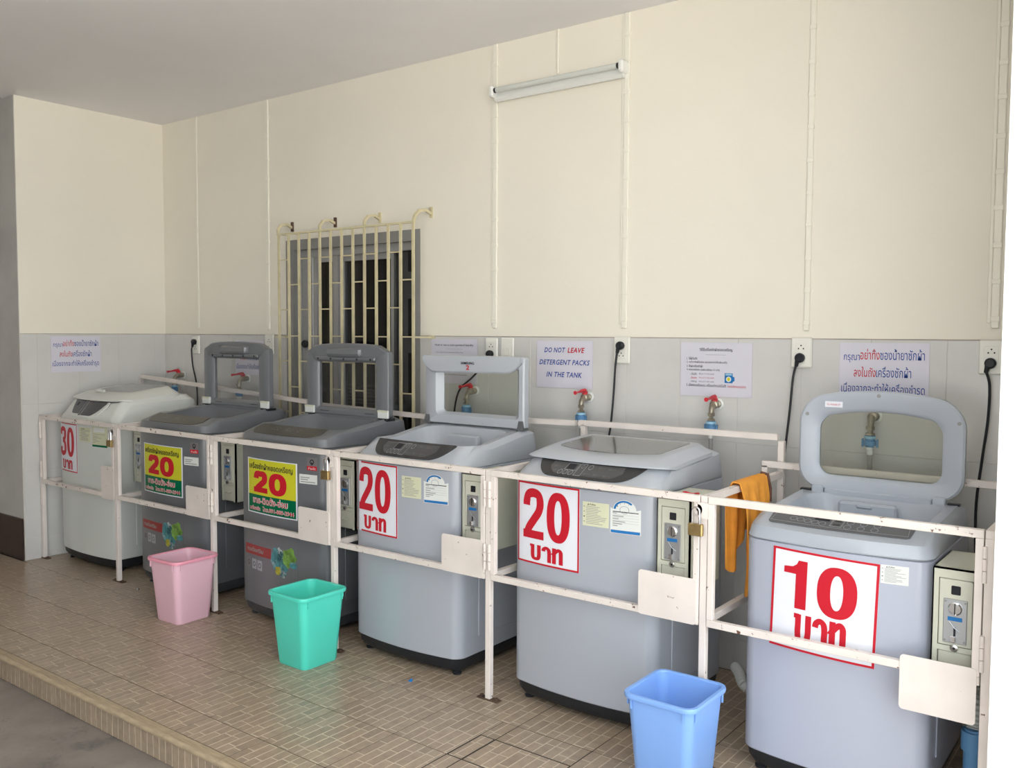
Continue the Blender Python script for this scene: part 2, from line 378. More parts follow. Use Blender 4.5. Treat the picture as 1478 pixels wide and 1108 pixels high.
def baht_into(mb, r, surf, mt, w=0.115):
    u0, v0, u1, v1 = r; s = lambda u, v: surf(u0+(u1-u0)*u, v0+(v1-v0)*v); wy = 0.2
    stroke_into(mb, [(0.0, 0.93), (w*0.9, 0.93)], w, 0.16, s, mt, False)
    stroke_into(mb, [(w*0.75, 1.0), (w*0.75, 0.7), (w*0.75, 0.35), (w*0.95, 0.14), (0.185, wy*0.45), (0.26, 0.14), (0.285, 0.35), (0.285, 0.7), (0.285, 1.0)], w, wy, s, mt)
    stroke_into(mb, [(0.42, 0.68), (0.44, 0.83), (0.51, 0.91), (0.58, 0.82), (0.60, 0.60), (0.60, 0.3), (0.60, 0.0)], w, wy, s, mt)
    stroke_into(mb, [(0.745, 1.0), (0.745, 0.6), (0.745, 0.0)], w, wy, s, mt, False)
    stroke_into(mb, [(0.70, 0.55), (0.80, 0.80), (0.88, 0.91), (0.935, 0.80), (0.942, 0.55), (0.942, 0.3), (0.942, 0.0)], w, wy, s, mt)

# ------------------------------------------------------------------ the setting
H = 3.037; TZ = 1.5; GZ = -0.115
W0x0, W0x1, W0z0, W0z1 = 1.47, 2.525, 0.62, 2.06          # window opening
b = MB()
for (x0, z0, x1, z1) in ((-0.6, GZ, W0x0, H), (W0x1, GZ, 6.6, H), (W0x0, GZ, W0x1, W0z0), (W0x0, W0z1, W0x1, H)):
    b.box(x0, 0.0, z0, x1, 0.2, z1, cream)
wall_back = struct(b.build('wall_back', smooth=0))
wall_left = struct(MB().box(-3.2, -1.046, GZ, -0.0, 0.0, H, cream).build('wall_left', smooth=0))
b = MB(); b.box(-3.2, -1.05, 0.28, -0.002, -1.046, H, grey_wall); b.build('shaded_face', wall_left, smooth=0)  # front face greyer than the cream wall to carry its shade
b = MB(); b.box(-0.002+0.0, -1.05, TZ, 0.0015, -1.046, H, cream)
struct(MB().box(-3.2, -1.058, 0.0, -0.008, -1.046, 0.279, brown_tile, 0.003).build('baseboard_left', smooth=0))
wall_right = struct(MB().box(5.70, -1.05, GZ, 6.6, -0.001, H, white_col).build('wall_right', smooth=0))
ceiling = struct(MB().box(-5.0, -6.4, H, 6.1, 0.2, H+0.15, ceil_m).build('ceiling', smooth=0))
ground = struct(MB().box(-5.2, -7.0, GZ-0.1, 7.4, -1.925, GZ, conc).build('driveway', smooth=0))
struct(MB().box(-5.2, -22, GZ-0.1, 7.4, -7.0, GZ, yard_m).box(7.4, -22, GZ-0.1, 26, 6, GZ, yard_m).build('bounce_yard', smooth=0))  # unseen pale ground added to bounce sunlight up to the ceiling
struct(MB().box(-5.2, -1.925, GZ-0.1, 7.4, 6, GZ-0.001, conc).build('ground', smooth=0))
# unseen walls added to block light from the far left and behind the camera
struct(MB().box(-5.2, -7.5, GZ, -5.0, 0.2, H, grey_wall).build('light_block_left', smooth=0))
struct(MB().box(-5.2, -6.7, GZ, 4.4, -6.5, 4.2, grey_wall).build('light_block_opposite', smooth=0))
# white wall tiles, each one an object
def wall_tiles(parent, xs, zs, place, gap=0.0016, th=0.004):
    cache = {}
    for x0, x1 in xs:
        for z0, z1 in zs:
            for (a, c, e, g) in clip_window(x0, x1, z0, z1) if parent is wall_back else [(x0, z0, x1, z1)]:
                w, h = round(a_w := e-a, 4), round(g-c, 4)
                if w < 0.01 or h < 0.01: continue
                key = (w, h)
                if key not in cache:
                    m_ = MB().box(gap/2, -th, gap/2, w-gap/2, 0, h-gap/2, wtile, 0.0012)
                    cache[key] = m_.build('tile', parent, smooth=0); o = cache[key]
                else:
                    o = bpy.data.objects.new('tile', cache[key].data); COL.objects.link(o); o.parent = parent
                place(o, a, c)
def clip_window(x0, x1, z0, z1):
    wx0, wx1, wz0, wz1 = 1.405, 2.585, 0.62, 2.11
    if x1 <= wx0 or x0 >= wx1 or z1 <= wz0 or z0 >= wz1: return [(x0, z0, x1, z1)]
    out = []
    if x0 < wx0: out.append((x0, z0, wx0, z1))
    if x1 > wx1: out.append((wx1, z0, x1, z1))
    if z0 < wz0: out.append((max(x0, wx0), z0, min(x1, wx1), wz0))
    return out
TW = 0.2841
xs = []; k0 = 4.221
e = [k0+i*TW for i in range(-15, 6)]; e = [0.0]+[q for q in e if 0.03 < q < 5.69]+[5.699]
xs = list(zip(e, e[1:])); zs = [(0.0, 0.146), (0.146, 0.592), (0.592, 1.035), (1.035, TZ)]
def pl_back(o, x, z): o.location = (x, 0, z)
wall_tiles(wall_back, xs, zs, pl_back)
def pl_left(o, y, z): o.location = (0, y, z); o.rotation_euler = (0, 0, math.pi/2)
ys = [(-1.045, -0.94), (-0.94, -0.656), (-0.656, -0.372), (-0.372, -0.088), (-0.088, -0.007)]
wall_tiles(wall_left, ys, zs, pl_left)
MB().box(0.0, -0.0028, 0, 1.405, 0.0, TZ, wgrout).box(2.585, -0.0028, 0, 5.70, 0.0, TZ, wgrout).box(1.405, -0.0028, 0, 2.585, 0.0, 0.62, wgrout).build('grout', wall_back, smooth=0)
MB().box(0.0, -0.0050, TZ, 1.405, 0.0, TZ+0.003, edge_m).box(2.585, -0.0050, TZ, 5.70, 0.0, TZ+0.003, edge_m).build('tile_edge', wall_back, smooth=0)
MB().box(0.0, -1.045, TZ, 0.0050, 0.0, TZ+0.003, edge_m).build('tile_edge', wall_left, smooth=0)
MB().box(0.0, -1.045, 0, 0.0028, 0.0, TZ, wgrout).build('grout', wall_left, smooth=0)

# floor: slab + individual patterned tiles
floor = struct(MB().box(-3.3, -1.925, GZ, 6.9, 0.0, -0.0016, grout).build('floor', smooth=0))
TS = 0.3379; OX = 2.0579; AY = -1.7397
FT = {}
def floor_tile(x0, y0, x1, y1, name='tile', parent=floor, gap=0.0048, ph=0.0):
    w, d = x1-x0, y1-y0
    fx = (x0-OX) % TS; fy = (y0-AY) % TS
    if fx > TS-0.002: fx = 0
    if fy > TS-0.002: fy = 0
    key = (round(w, 3), round(d, 3), round(fx, 3), round(fy, 3), round(gap, 4))
    if key in FT:
        o = bpy.data.objects.new(name, FT[key]); COL.objects.link(o); o.parent = parent
    else:
        m_ = MB(); g = gap/2
        n = 8; sw = TS/n; lw = 0.0048
        lens = [0.46, 0.30, 0.52, 0.38, 0.24, 0.44, 0.34, 0.50]; offs = [0.08, 0.62, 0.33, 0.80, 0.15, 0.50, 0.02, 0.70]
        for i in range(n):
            a, c = i*sw+(lw/2 if i else 0)-fx, (i+1)*sw-(lw/2 if i < n-1 else 0)-fx
            a, c = max(a, g), min(c, w-g)
            if c-a < 0.004: continue
            cuts = sorted([offs[i] % 1, (offs[i]+0.36) % 1, (offs[i]+0.70) % 1]); ed = [0]+cuts+[1]
            for p, q in zip(ed, ed[1:]):
                y_a = p*TS+(lw/2 if p > 0 else 0)-fy; y_b = q*TS-(lw/2 if q < 1 else 0)-fy
                y_a, y_b = max(y_a, g), min(y_b, d-g)
                if y_b-y_a < 0.004: continue
                m_.box(a, y_a, -0.0010, c, y_b, 0.0, stick_m)
        m_.box(g, g, -0.0015, w-g, d-g, -0.0004, line_m)
        o = m_.build(name, parent, smooth=0, attr='tone'); FT[key] = o.data
    o.location = (x0, y0, 0); return o
gx = [OX+i*TS for i in range(-15, 16)]; gx = [x for x in gx if -2.9 < x < 6.7]
rows = [(-1.895, AY)]+[(AY+j*TS, AY+(j+1)*TS) for j in range(5)]+[(AY+5*TS, 0.0)]
for (y0, y1) in rows:
    for x0, x1 in zip(gx, gx[1:]):
        if y0 > -1.07+0.0 and (x1 < 0 or x0 > 5.70): continue
        if y0 > -1.07 and x0 < 0: x0 = 0.0
        if y0 > -1.07 and x1 > 5.70: x1 = 5.70
        if y0 > -1.1 and y1 > -0.02: y1 = -0.008
        k = round((x0-OX)/TS)
        if abs(y0-(AY+TS)) < 0.01 and k in (5, 6):
            if k == 5:
                floor_tile(x0, y0, 4.015, y1); floor_tile(4.015, -1.205, x1, y1)
                floor_tile(4.017, y0, x1, -1.205, gap=0.010)
            else:
                floor_tile(x0, -1.205, x1, y1, gap=0.007); floor_tile(x0, y0, x1, -1.205, gap=0.010)
        elif abs(y0-AY) < 0.01 and k in (5, 6):
            if k == 5:
                floor_tile(x0, y0, 4.015, y1); floor_tile(4.017, y0, x1, y1, gap=0.006)
            else: floor_tile(x0, y0, x1, y1, gap=0.006)
        elif (x1-x0) > 0.02: floor_tile(x0, y0, x1, y1)
# step nosing and riser
step = struct(MB().box(-3.3, -1.93, GZ, 6.9, -1.925, -0.004, line_m).build('trim_1', smooth=0))
b = MB()
prof = [(-1.8965, -0.006), (-1.8965, 0.0), (-1.9120, 0.0), (-1.9125, -0.0015), (-1.9165, -0.0015), (-1.917, 0.0), (-1.9245, 0.0), (-1.925, -0.0015), (-1.929, -0.0015), (-1.9295, 0.0), (-1.940, -0.0005), (-1.9455, -0.005), (-1.947, -0.012), (-1.944, -0.0185), (-1.938, -0.02), (-1.926, -0.02)]
NM = None
for x0, x1 in zip(gx, gx[1:]):
    if NM is None:
        nb = MB(); nb.loft([[(x, y, z) for y, z in prof] for x in (0.001, TS-0.001)], nose_m, True, True); o = nb.build('nosing_tile', step, smooth=50); NM = o.data
        rb = MB(); rb.box(0.001, -1.932, GZ+0.001, TS-0.001, -1.926, -0.021, line_m)
        sw = TS/8
        for i in range(8): rb.box(i*sw+0.004, -1.9345, GZ+0.003, (i+1)*sw-0.004, -1.931, -0.0235, stick_m)
        o2 = rb.build('riser_tile', step, smooth=0, attr='tone'); RM = o2.data
    else:
        o = bpy.data.objects.new('nosing_tile', NM); COL.objects.link(o); o.parent = step
        o2 = bpy.data.objects.new('riser_tile', RM); COL.objects.link(o2); o2.parent = step
    o.location = (x0, 0, 0); o2.location = (x0, 0, 0)

# ------------------------------------------------------------------ window
win = bpy.data.objects.new('window_1', None); COL.objects.link(win); struct(win)
b = MB()
for (x0, z0, x1, z1) in ((1.405, 0.62, 1.477, 2.11), (2.52, 0.62, 2.585, 2.11), (1.477, 2.045, 2.52, 2.11)):
    b.box(x0, -0.0045, z0, x1, -0.0002, z1, win_paint)
b.box(1.477, -0.0045, 0.62, 2.52, 0.001, 0.63, win_paint)
b.box(1.471, 0.001, 0.62, 1.476, 0.14, 2.055, win_paint); b.box(2.519, 0.001, 0.62, 2.524, 0.14, 2.055, win_paint); b.box(1.471, 0.001, 2.05, 2.524, 0.14, 2.059, win_paint)
b.build('painted_surround', win, smooth=0)
b = MB()
b.box(1.477, 0.04, 2.0, 2.518, 0.13, 2.048, alu); b.box(1.477, 0.04, 0.62, 1.50, 0.13, 2.0, alu); b.box(2.50, 0.04, 0.62, 2.518, 0.13, 2.0, alu)
b.box(1.50, 0.04, 0.625, 2.50, 0.13, 0.66, alu)
b.build('window_frame', win, smooth=0)
MB().box(1.50, 0.05, 0.66, 1.60, 0.085, 2.0, alu, 0.003).build('side_panel', win, smooth=0)
for x0, x1, yy in ((1.60, 1.83, 0.055), (1.81, 2.305, 0.09)):
    sb = MB()
    sb.box(x0, yy, 0.66, x0+0.035, yy+0.03, 2.0, alu); sb.box(x1-0.045, yy, 0.66, x1, yy+0.03, 2.0, alu)
    sb.box(x0+0.035, yy, 1.965, x1-0.045, yy+0.03, 2.0, alu); sb.box(x0+0.035, yy, 0.66, x1-0.045, yy+0.03, 0.70, alu)
    fo = sb.build('sash', win, smooth=0)
    MB().box(x0+0.035, yy+0.012, 0.70, x1-0.045, yy+0.017, 1.965, win_glass).build('pane', fo, smooth=0)
MB().box(2.305, 0.07, 0.66, 2.50, 0.074, 2.0, win_glass).build('pane', win, smooth=0)
b = MB(); b.lathe((1.555, 0.05, 1.445), (0, -1, 0), [(0, 0.012), (0.018, 0.012), (0.02, 0.024), (0.035, 0.026), (0.045, 0.018)], black_pl, 16); b.build('door_knob', win)
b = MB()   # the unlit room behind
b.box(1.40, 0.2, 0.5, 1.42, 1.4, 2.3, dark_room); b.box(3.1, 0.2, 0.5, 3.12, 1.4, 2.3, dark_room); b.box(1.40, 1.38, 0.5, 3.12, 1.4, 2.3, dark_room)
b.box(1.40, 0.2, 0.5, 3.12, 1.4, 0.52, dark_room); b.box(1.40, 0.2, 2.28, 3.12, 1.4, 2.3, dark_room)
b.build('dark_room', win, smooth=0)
b = MB(); b.box(2.312, 0.10, 0.66, 2.498, 0.108, 1.998, dark_grey_pl)
for z0, z1 in ((1.88, 2.0), (1.50, 1.72), (1.16, 1.40), (0.8, 1.02)): b.box(2.40, 0.092, z0, 2.45, 0.1005, z1, dark_room)
b.build('slotted_panel', win, smooth=0)
b = MB()
for i in range(22): b.box(1.63, 0.15, 0.72+i*0.022, 2.27, 0.165, 0.724+i*0.022, dark_grey_pl)
o = b.build('blind_slats', win, smooth=0); o['kind'] = 'stuff'

# security grille in front of it
gr = thing('window_grille', 'cream yellow iron bar grille standing off the wall over the dark window', 'window grille', (2.07, -0.13, 0.6))
def G(mb, name, **k): return mb.build(name, gr, loc=(-2.07, 0.13, -0.6), **k)
bx = [1.491+i*(2.652-1.491)/12 for i in range(13)]
for i, x in enumerate(bx):
    mb = MB(); w_ = 0.0085
    mb.box(x-w_, -0.1345, 0.68, x+w_, -0.1255, 2.128, grille_m); G(mb, 'bar', smooth=0)
mb = MB(); mb.box(bx[0]-0.01, -0.138, 2.126, bx[-1]+0.01, -0.122, 2.137, grille_m); G(mb, 'top_rail', smooth=0)
mb = MB(); mb.box(bx[0]-0.01, -0.138, 0.68, bx[-1]+0.01, -0.122, 0.692, grille_m); G(mb, 'bottom_rail', smooth=0)
for i in range(12):
    for z in ((1.972, 1.66, 1.34, 1.02) if i % 2 == 0 else (1.815, 1.496, 1.178, 0.86)):
        mb = MB(); mb.box(bx[i]+0.0085, -0.133, z-0.0035, bx[i+1]-0.0085, -0.127, z+0.0035, grille_m); G(mb, 'rung', smooth=0)
for i in (0, 4, 8, 12):
    x = bx[i]; s_ = -1 if i == 0 else (1 if i == 12 else 0); ex = x+s_*0.02
    mb = MB(); mb.tube([(x, -0.13, 2.13), (x+s_*0.01, -0.128, 2.165), (x+s_*0.015, -0.10, 2.195), (ex, -0.05, 2.205), (ex, -0.014, 2.19), (ex, -0.008, 2.19)], 0.0075, grille_m, square=True)
    mb.box(ex-0.009, -0.011, 2.165, ex+0.009, 0.0, 2.225, rust_m if i in (0, 4) else grille_m); G(mb, 'wall_bracket', smooth=0)
for x0, x1, z in ((bx[0]-0.06, bx[0], 1.49), (bx[-1], bx[-1]+0.03, 1.495)):
    mb = MB(); xx = x0 if x0 < bx[0]-0.01 else x1
    mb.tube([(bx[0] if xx < 1.6 else bx[-1], -0.13, z), (xx, -0.12, z), (xx, -0.008, z)], 0.005, grille_m, square=True)
    mb.box(xx-0.02, -0.012, z-0.009, xx+0.02, -0.0065, z+0.009, grille_m); G(mb, 'wall_bracket', smooth=0)

# ------------------------------------------------------------------ cable trunking, lamp, sockets, taps, notices
def trunking(x, z0, z1, w, label, clips=True):
    t = thing('cable_trunking', label, 'cable trunking', (x, 0, z0))
    y0 = -0.0005
    MB().box(-w/2, -0.011, 0, w/2, y0, z1-z0, trunk_m, 0.003).build('channel', t, smooth=0)
    if w > 0.025:
        MB().box(-w/2-0.014, -0.006, 0.02, -w/2-0.001, y0, z1-z0, trunk_m, 0.002).build('cable', t, smooth=0)
    if clips:
        n = int((z1-z0)/0.135)
        for i in range(n):
            z = 0.03+i*0.135+random.uniform(-0.006, 0.006)
            MB().box(-w/2-0.002, -0.0125, z, w/2+0.002, y0, z+0.02, trunk_m, 0.002).build('clip', t, smooth=0)
trunking(0.4345, 1.545, H-0.001, 0.014, 'thin white cable run on the cream wall nearest the left corner', False)
trunking(1.225, 1.535, H-0.001, 0.026, 'white cable trunking running down beside the window grille')
trunking(3.13, 1.545, H-0.001, 0.030, 'white cable trunking passing behind the left end of the tube lamp')
trunking(3.925, 1.545, H-0.001, 0.028, 'white cable trunking just right of the tube lamp')
trunking(4.808, 1.535, H-0.001, 0.024, 'white cable trunking down the bare cream wall above the fifth socket')
trunking(5.518, 1.545, H-0.001, 0.028, 'white cable trunking in the right corner beside the bright column')
trunking(3.528, 2.815, H-0.001, 0.012, 'short thin white cable from ceiling to the tube lamp', False)
lamp = thing('tube_lamp', 'white fluorescent batten lamp, unlit, mounted high on the cream wall', 'lamp', (3.535, 0, 2.77))
b = MB(); b.loft([[(x, -0.0005, -0.036), (x, -0.034, -0.042), (x, -0.046, -0.030), (x, -0.030, 0.0), (x, -0.030, 0.024), (x, -0.0005, 0.030)] for x in (-0.385, 0.385)], lampwhite, True, True)
b.build('reflector', lamp, smooth=0)
MB().cyl((-0.372, -0.052, 0.012), (0.368, -0.052, 0.012), 0.0135, tube_m, 16).build('tube', lamp)
for s_ in (-1, 1):
    MB().cyl((s_*0.362, -0.052, 0.012), (s_*0.374, -0.052, 0.012), 0.0137, black_pl if True else steel, 16).build('tube_cap', lamp)
    MB().box(min(s_*0.374, s_*0.402), -0.072, -0.022, max(s_*0.374, s_*0.402), -0.0005, 0.036, lampwhite, 0.008).build('lamp_holder', lamp)
def socket(x, zc, label, w=0.088, h=0.13, switch=False, plug='low', cordpts=None, cordlabel=None, holes_only=False):
    t = thing('wall_socket' if not switch else 'wall_switch', label, 'socket' if not switch else 'switch', (x, -0.006, zc))
    MB().box(-w/2, -0.014, -h/2, w/2, 0, h/2, socket_m, 0.005).build('cover_plate', t, smooth=0)
    if switch:
        MB().box(-0.022, -0.018, -0.03, 0.022, -0.0135, 0.012, socket_m, 0.002).build('rocker', t, smooth=0)
    else:
        MB().box(-0.025, -0.0155, -0.042, 0.025, -0.0138, 0.042, socket_m, 0.001).build('insert', t, smooth=0)
        for zz in (0.022, -0.022):
            hb = MB()
            hb.cyl((0, -0.0162, zz+0.008), (0, -0.0155, zz+0.008), 0.0032, black_ink, 10)
            hb.box(-0.013, -0.0162, zz-0.008, -0.008, -0.0155, zz-0.002, black_ink); hb.box(0.008, -0.0162, zz-0.008, 0.013, -0.0155, zz-0.002, black_ink)
            hb.build('pin_hole', t, smooth=0)
    if plug:
        zz = -0.022 if plug == 'low' else 0.022
        c = thing('power_cord', cordlabel, 'power cord', (x, -0.0225, zc+zz))
        pb = MB(); pb.lathe((0, 0.0, 0), (0, -1, 0), [(0, 0.019), (0.014, 0.021), (0.022, 0.019), (0.026, 0.014)], black_pl, 18)
        pb.tube([(0.0, -0.012, 0), (-0.010, -0.014, -0.012), (-0.014, -0.014, -0.036)], 0.010, black_pl, 10, True, [0.012, 0.010, 0.0075])
        pb.build('plug', c)
        pts = [(-0.014, -0.014, -0.03)]+[(px-x, py+0.0225, pz-(zc+zz)) for px, py, pz in cordpts]
        sm = []
        P = [Vector(pts[0])]+[Vector(p) for p in pts]+[Vector(pts[-1])]
        for i in range(1, len(P)-2):
            for k in range(6):
                q = k/6
                sm.append(0.5*((2*P[i])+(-P[i-1]+P[i+1])*q+(2*P[i-1]-5*P[i]+4*P[i+1]-P[i+2])*q*q+(-P[i-1]+3*P[i]-3*P[i+1]+P[i+2])*q*q*q))
        sm.append(P[-2])
        MB().tube(sm, 0.0052, black_pl, 8).build('cable', c)
socket(0.41, 1.425, 'white double socket near the left corner above the white washer', w=0.085, plug='high',
       cordpts=[(0.375, -0.03, 1.38), (0.39, -0.03, 1.27), (0.45, -0.04, 1.12), (0.47, -0.06, 0.9), (0.46, -0.12, 0.6)], cordlabel='black power cord hanging beside the white washer in the left corner')
socket(1.24, 1.44, 'white socket partly hidden behind the leftmost open grey lid', plug=None)
socket(3.118, 1.43, 'white double socket left of the light switch', plug='low', w=0.082,
       cordpts=[(3.07, -0.035, 1.34), (2.985, -0.022, 1.275), (2.90, -0.03, 1.20), (2.87, -0.04, 1.05), (2.87, -0.06, 0.8)], cordlabel='black power cord behind the third open lid, below the socket by the switch')
socket(3.224, 1.43, 'white light switch beside the socket above the third open lid', switch=True, plug=None, w=0.084)
socket(3.919, 1.44, 'white double socket between the two middle notices', plug='high',
       cordpts=[(3.895, -0.035, 1.36), (3.885, -0.035, 1.2), (3.872, -0.04, 1.05), (3.86, -0.07, 0.9), (3.87, -0.12, 0.6)], cordlabel='black power cord hanging straight down between the two middle notices')
socket(4.792, 1.443, 'white double socket above the gap left of the rightmost washer', plug='low',
       cordpts=[(4.765, -0.035, 1.33), (4.755, -0.035, 1.2), (4.74, -0.035, 1.05), (4.725, -0.05, 0.85), (4.72, -0.09, 0.55)], cordlabel='black power cord hanging left of the rightmost washer')
socket(5.512, 1.437, 'white double socket in the right corner beside the bright column', plug='low',
       cordpts=[(5.512, -0.035, 1.33), (5.510, -0.035, 1.2), (5.495, -0.035, 1.05), (5.482, -0.05, 0.85), (5.50, -0.09, 0.55)], cordlabel='black power cord hanging in the right corner behind the rightmost washer')
def tap(x, label, lever=True, z=1.205):
    t = thing('water_tap', label, 'tap', (x, -0.006, z))
    Y = -0.078
    b = MB(); b.lathe((0, 0, 0), (0, -1, 0), [(0, 0.026), (0.004, 0.026), (0.008, 0.016)], sticker_wh2, 18); b.build('wall_flange', t)
    b = MB(); b.lathe((0, -0.006, 0), (0, -1, 0), [(0, 0.017), (0.014, 0.017), (0.016, 0.014), (0.026, 0.014), (0.028, 0.019), (0.05, 0.019), (0.054, 0.013)], tap_m, 14)
    b.tube([(0, -0.045, 0), (0, -0.062, -0.004), (0, -0.074, -0.018), (0, Y, -0.04)], 0.014, tap_m, 12, True, [0.013, 0.014, 0.013, 0.0115])
    if lever: b.lathe((0, -0.045, 0.008), (0, 0, 1), [(0, 0.014), (0.016, 0.013), (0.02, 0.009)], tap_m, 12)
    b.build('body', t)
    b = MB(); b.lathe((0, Y, -0.034), (0, 0, -1), [(0, 0.017), (0.014, 0.017), (0.016, 0.011), (0.026, 0.011), (0.028, 0.019), (0.036, 0.019)], tap_m, 6); b.build('outlet_nut', t)
    if lever:
        b = MB(); b.tube([(0, -0.034, 0.022), (0, -0.05, 0.032), (0, -0.075, 0.034), (0, -0.105, 0.029), (0, -0.124, 0.028), (0, -0.133, 0.027)], 0.008, red_pl, 10, True, [0.008, 0.014, 0.008, 0.005, 0.007, 0.010])
        b.lathe((0, -0.045, 0.012), (0, 0, 1), [(0, 0.013), (0.014, 0.015), (0.022, 0.010)], red_pl, 14); b.build('lever_handle', t)
    b = MB(); b.lathe((0, Y, -0.07), (0, 0, -1), [(0, 0.015), (0.003, 0.022), (0.014, 0.022), (0.016, 0.019), (0.020, 0.019), (0.022, 0.024), (0.040, 0.024), (0.044, 0.016), (0.048, 0.016)], pvc_blue, 14)
    b.box(-0.031, Y-0.005, -0.118, -0.025, Y+0.005, -0.085, pvc_blue); b.box(0.025, Y-0.005, -0.118, 0.031, Y+0.005, -0.085, pvc_blue); b.build('hose_coupling', t)
    MB().lathe((0, Y, -0.07), (0, 0, -1), [(0.003, 0.0226), (0.013, 0.0226)], pvc_pale, 14).build('coupling_ring', t)
    b = MB(); b.lathe((0, Y, -0.118), (0, 0, -1), [(0, 0.016), (0.01, 0.017), (0.013, 0.013), (0.03, 0.012)], sticker_wh2, 12); b.build('hose_nut', t)
    MB().tube([(0, Y, -0.145), (0.002, Y, -0.25), (0.004, Y+0.002, -0.37), (0.0, Y-0.01, -0.50)], 0.010, hose_m, 10).build('water_hose', t)
tap(0.24, 'red-handled wall tap above the white washer in the left corner')
tap(1.00, 'red-handled wall tap seen through the leftmost open grey lid')
tap(3.00, 'red-handled wall tap seen through the open lid marked 2')
tap(3.733, 'red-handled wall tap below the DO NOT LEAVE notice')
tap(4.418, 'red-handled wall tap below the notice with the numbered Thai list')
tap(5.10, 'wall tap elbow without a handle, seen through the rightmost open lid', lever=False, z=1.19)

def notice(x0, z0, x1, z1, label, writer, onleft=False):
    w, h = x1-x0, z1-z0
    t = thing('paper_notice', label, 'notice', (x0, -0.0065, z0) if not onleft else (0.0065, x0, z0), 0 if not onleft else math.pi/2)
    MB().box(0, -0.0012, 0, w, 0, h, paper).build('sheet', t, smooth=0)
    mb = MB(); mb.host = t; writer(mb, lambda u, v: (u*w, -0.0019, v*h))
    if mb.v: NL(mb)
def NL(mb):
    mb.build('text_line', mb.host, smooth=0); mb.v = []; mb.f = []; mb.mi = []; mb.mats = []
def T(mb, s, txt, u0, v0, u1, v1, mt, **k): text_into(mb, txt, (u0, v0, u1, v1), s, mt, **k)
def thai_notice(mb, s):
    T(mb, s, 'กรุณา', 0.05, 0.665, 0.235, 0.80, blue_ink, bold=0.004); T(mb, s, 'อย่าทิ้ง', 0.24, 0.72, 0.46, 0.90, red_ink, bold=0.004)
    T(mb, s, 'ซองน้ำยาซักผ้า', 0.465, 0.72, 0.95, 0.90, blue_ink, bold=0.004)
    NL(mb); T(mb, s, 'ลงในถัง', 0.17, 0.43, 0.42, 0.60, red_ink, bold=0.004); T(mb, s, 'เครื่องซักผ้า', 0.425, 0.43, 0.81, 0.61, blue_ink, bold=0.004)
    NL(mb); T(mb, s, 'เนื่องจากจะทำให้เครื่องชำรุด', 0.03, 0.12, 0.96, 0.33, blue_ink, bold=0.004)
notice(4.949, 1.244, 5.295, 1.487, 'laminated Thai notice in blue and red above the rightmost washer', thai_notice)
notice(-0.853, 1.242, -0.507, 1.485, 'laminated Thai notice in blue and red on the left side wall', thai_notice, True)
def eng_notice(mb, s):
    k = dict(bold=0.02, shear=0.25, spacing=1.08)
    T(mb, s, 'DO NOT', 0.14, 0.75, 0.52, 0.86, blue_ink, **k); T(mb, s, 'LEAVE', 0.56, 0.75, 0.86, 0.86, red_ink, **k)
    NL(mb); T(mb, s, 'DETERGENT PACKS', 0.05, 0.49, 0.95, 0.60, blue_ink, **k); NL(mb); T(mb, s, 'IN THE TANK', 0.18, 0.23, 0.82, 0.34, blue_ink, **k)
notice(3.410, 1.243, 3.750, 1.482, 'laminated notice reading DO NOT LEAVE DETERGENT PACKS IN THE TANK', eng_notice)
def howto_thai(mb, s):
    T(mb, s, 'วิธีใช้เครื่องซักผ้าหยอดเหรียญ', 0.27, 0.83, 0.73, 0.905, black_ink, res=1, bold=0.015)
    rect_into(mb, (0.36, 0.772, 0.64, 0.777), s, grey_ink)
    for i, (tx, x1, mt) in enumerate([('1. ใส่ผ้าในถัง', 0.24, black_ink), ('2. เทน้ำยาซักผ้าในช่อง (ตรวจสอบว่าปลั๊กเสียบแล้ว)', 0.66, black_ink), ('3. ปิดฝาเครื่องซักผ้า', 0.32, black_ink), ('4. หยอดเหรียญ (เฉพาะเหรียญ 10 บาท)', 0.56, black_ink)]):
        v = 0.69-i*0.072; NL(mb); T(mb, s, tx, 0.09, v-0.012, x1, v+0.042, mt, res=1, bold=0.01)
    for i, (a, c, mt) in enumerate([('- ถังเล็ก', '10 x 1 = 10 บาท', black_ink), ('- ถังกลาง', '10 x 2 = 20 บาท', red_ink), ('- ถังใหญ่', '10 x 3 = 30 บาท', black_ink)]):
        v = 0.40-i*0.072; NL(mb); T(mb, s, a, 0.14, v-0.012, 0.235, v+0.038, mt, res=1); T(mb, s, c, 0.27, v, 0.48, v+0.03, mt, res=1)
    NL(mb); T(mb, s, '5. เมื่อหยอดเหรียญครบ เครื่องจะทำงานอัตโนมัติ', 0.09, 0.165, 0.65, 0.235, black_ink, res=1, bold=0.01); T(mb, s, 'โดยไม่ต้องกดปุ่มใดๆ', 0.67, 0.165, 0.92, 0.225, red_ink, res=1, bold=0.01)
    o_ = lambda u, v: (lambda p: (p[0], p[1]-0.0002, p[2]))(s(u, v))
    o2 = lambda u, v: (lambda p: (p[0], p[1]-0.0004, p[2]))(s(u, v))
    NL(mb); rect_into(mb, (0.63, 0.26, 0.74, 0.44), s, blue_label)
    poly_into(mb, [(0.74, 0.28), (0.765, 0.30), (0.765, 0.37), (0.74, 0.38)], s, blue_label)
    poly_into(mb, [(0.685+0.036*math.cos(a*math.pi/8), 0.33+0.05*math.sin(a*math.pi/8)) for a in range(16)], o_, sticker_wh2)
    poly_into(mb, [(0.685+0.022*math.cos(a*math.pi/8), 0.33+0.034*math.sin(a*math.pi/8)) for a in range(16)], o2, sticker_y)
    rect_into(mb, (0.64, 0.40, 0.73, 0.43), o_, pvc_pale)
notice(4.228, 1.238, 4.573, 1.481, 'laminated Thai instruction list with a small blue washer picture', howto_thai)
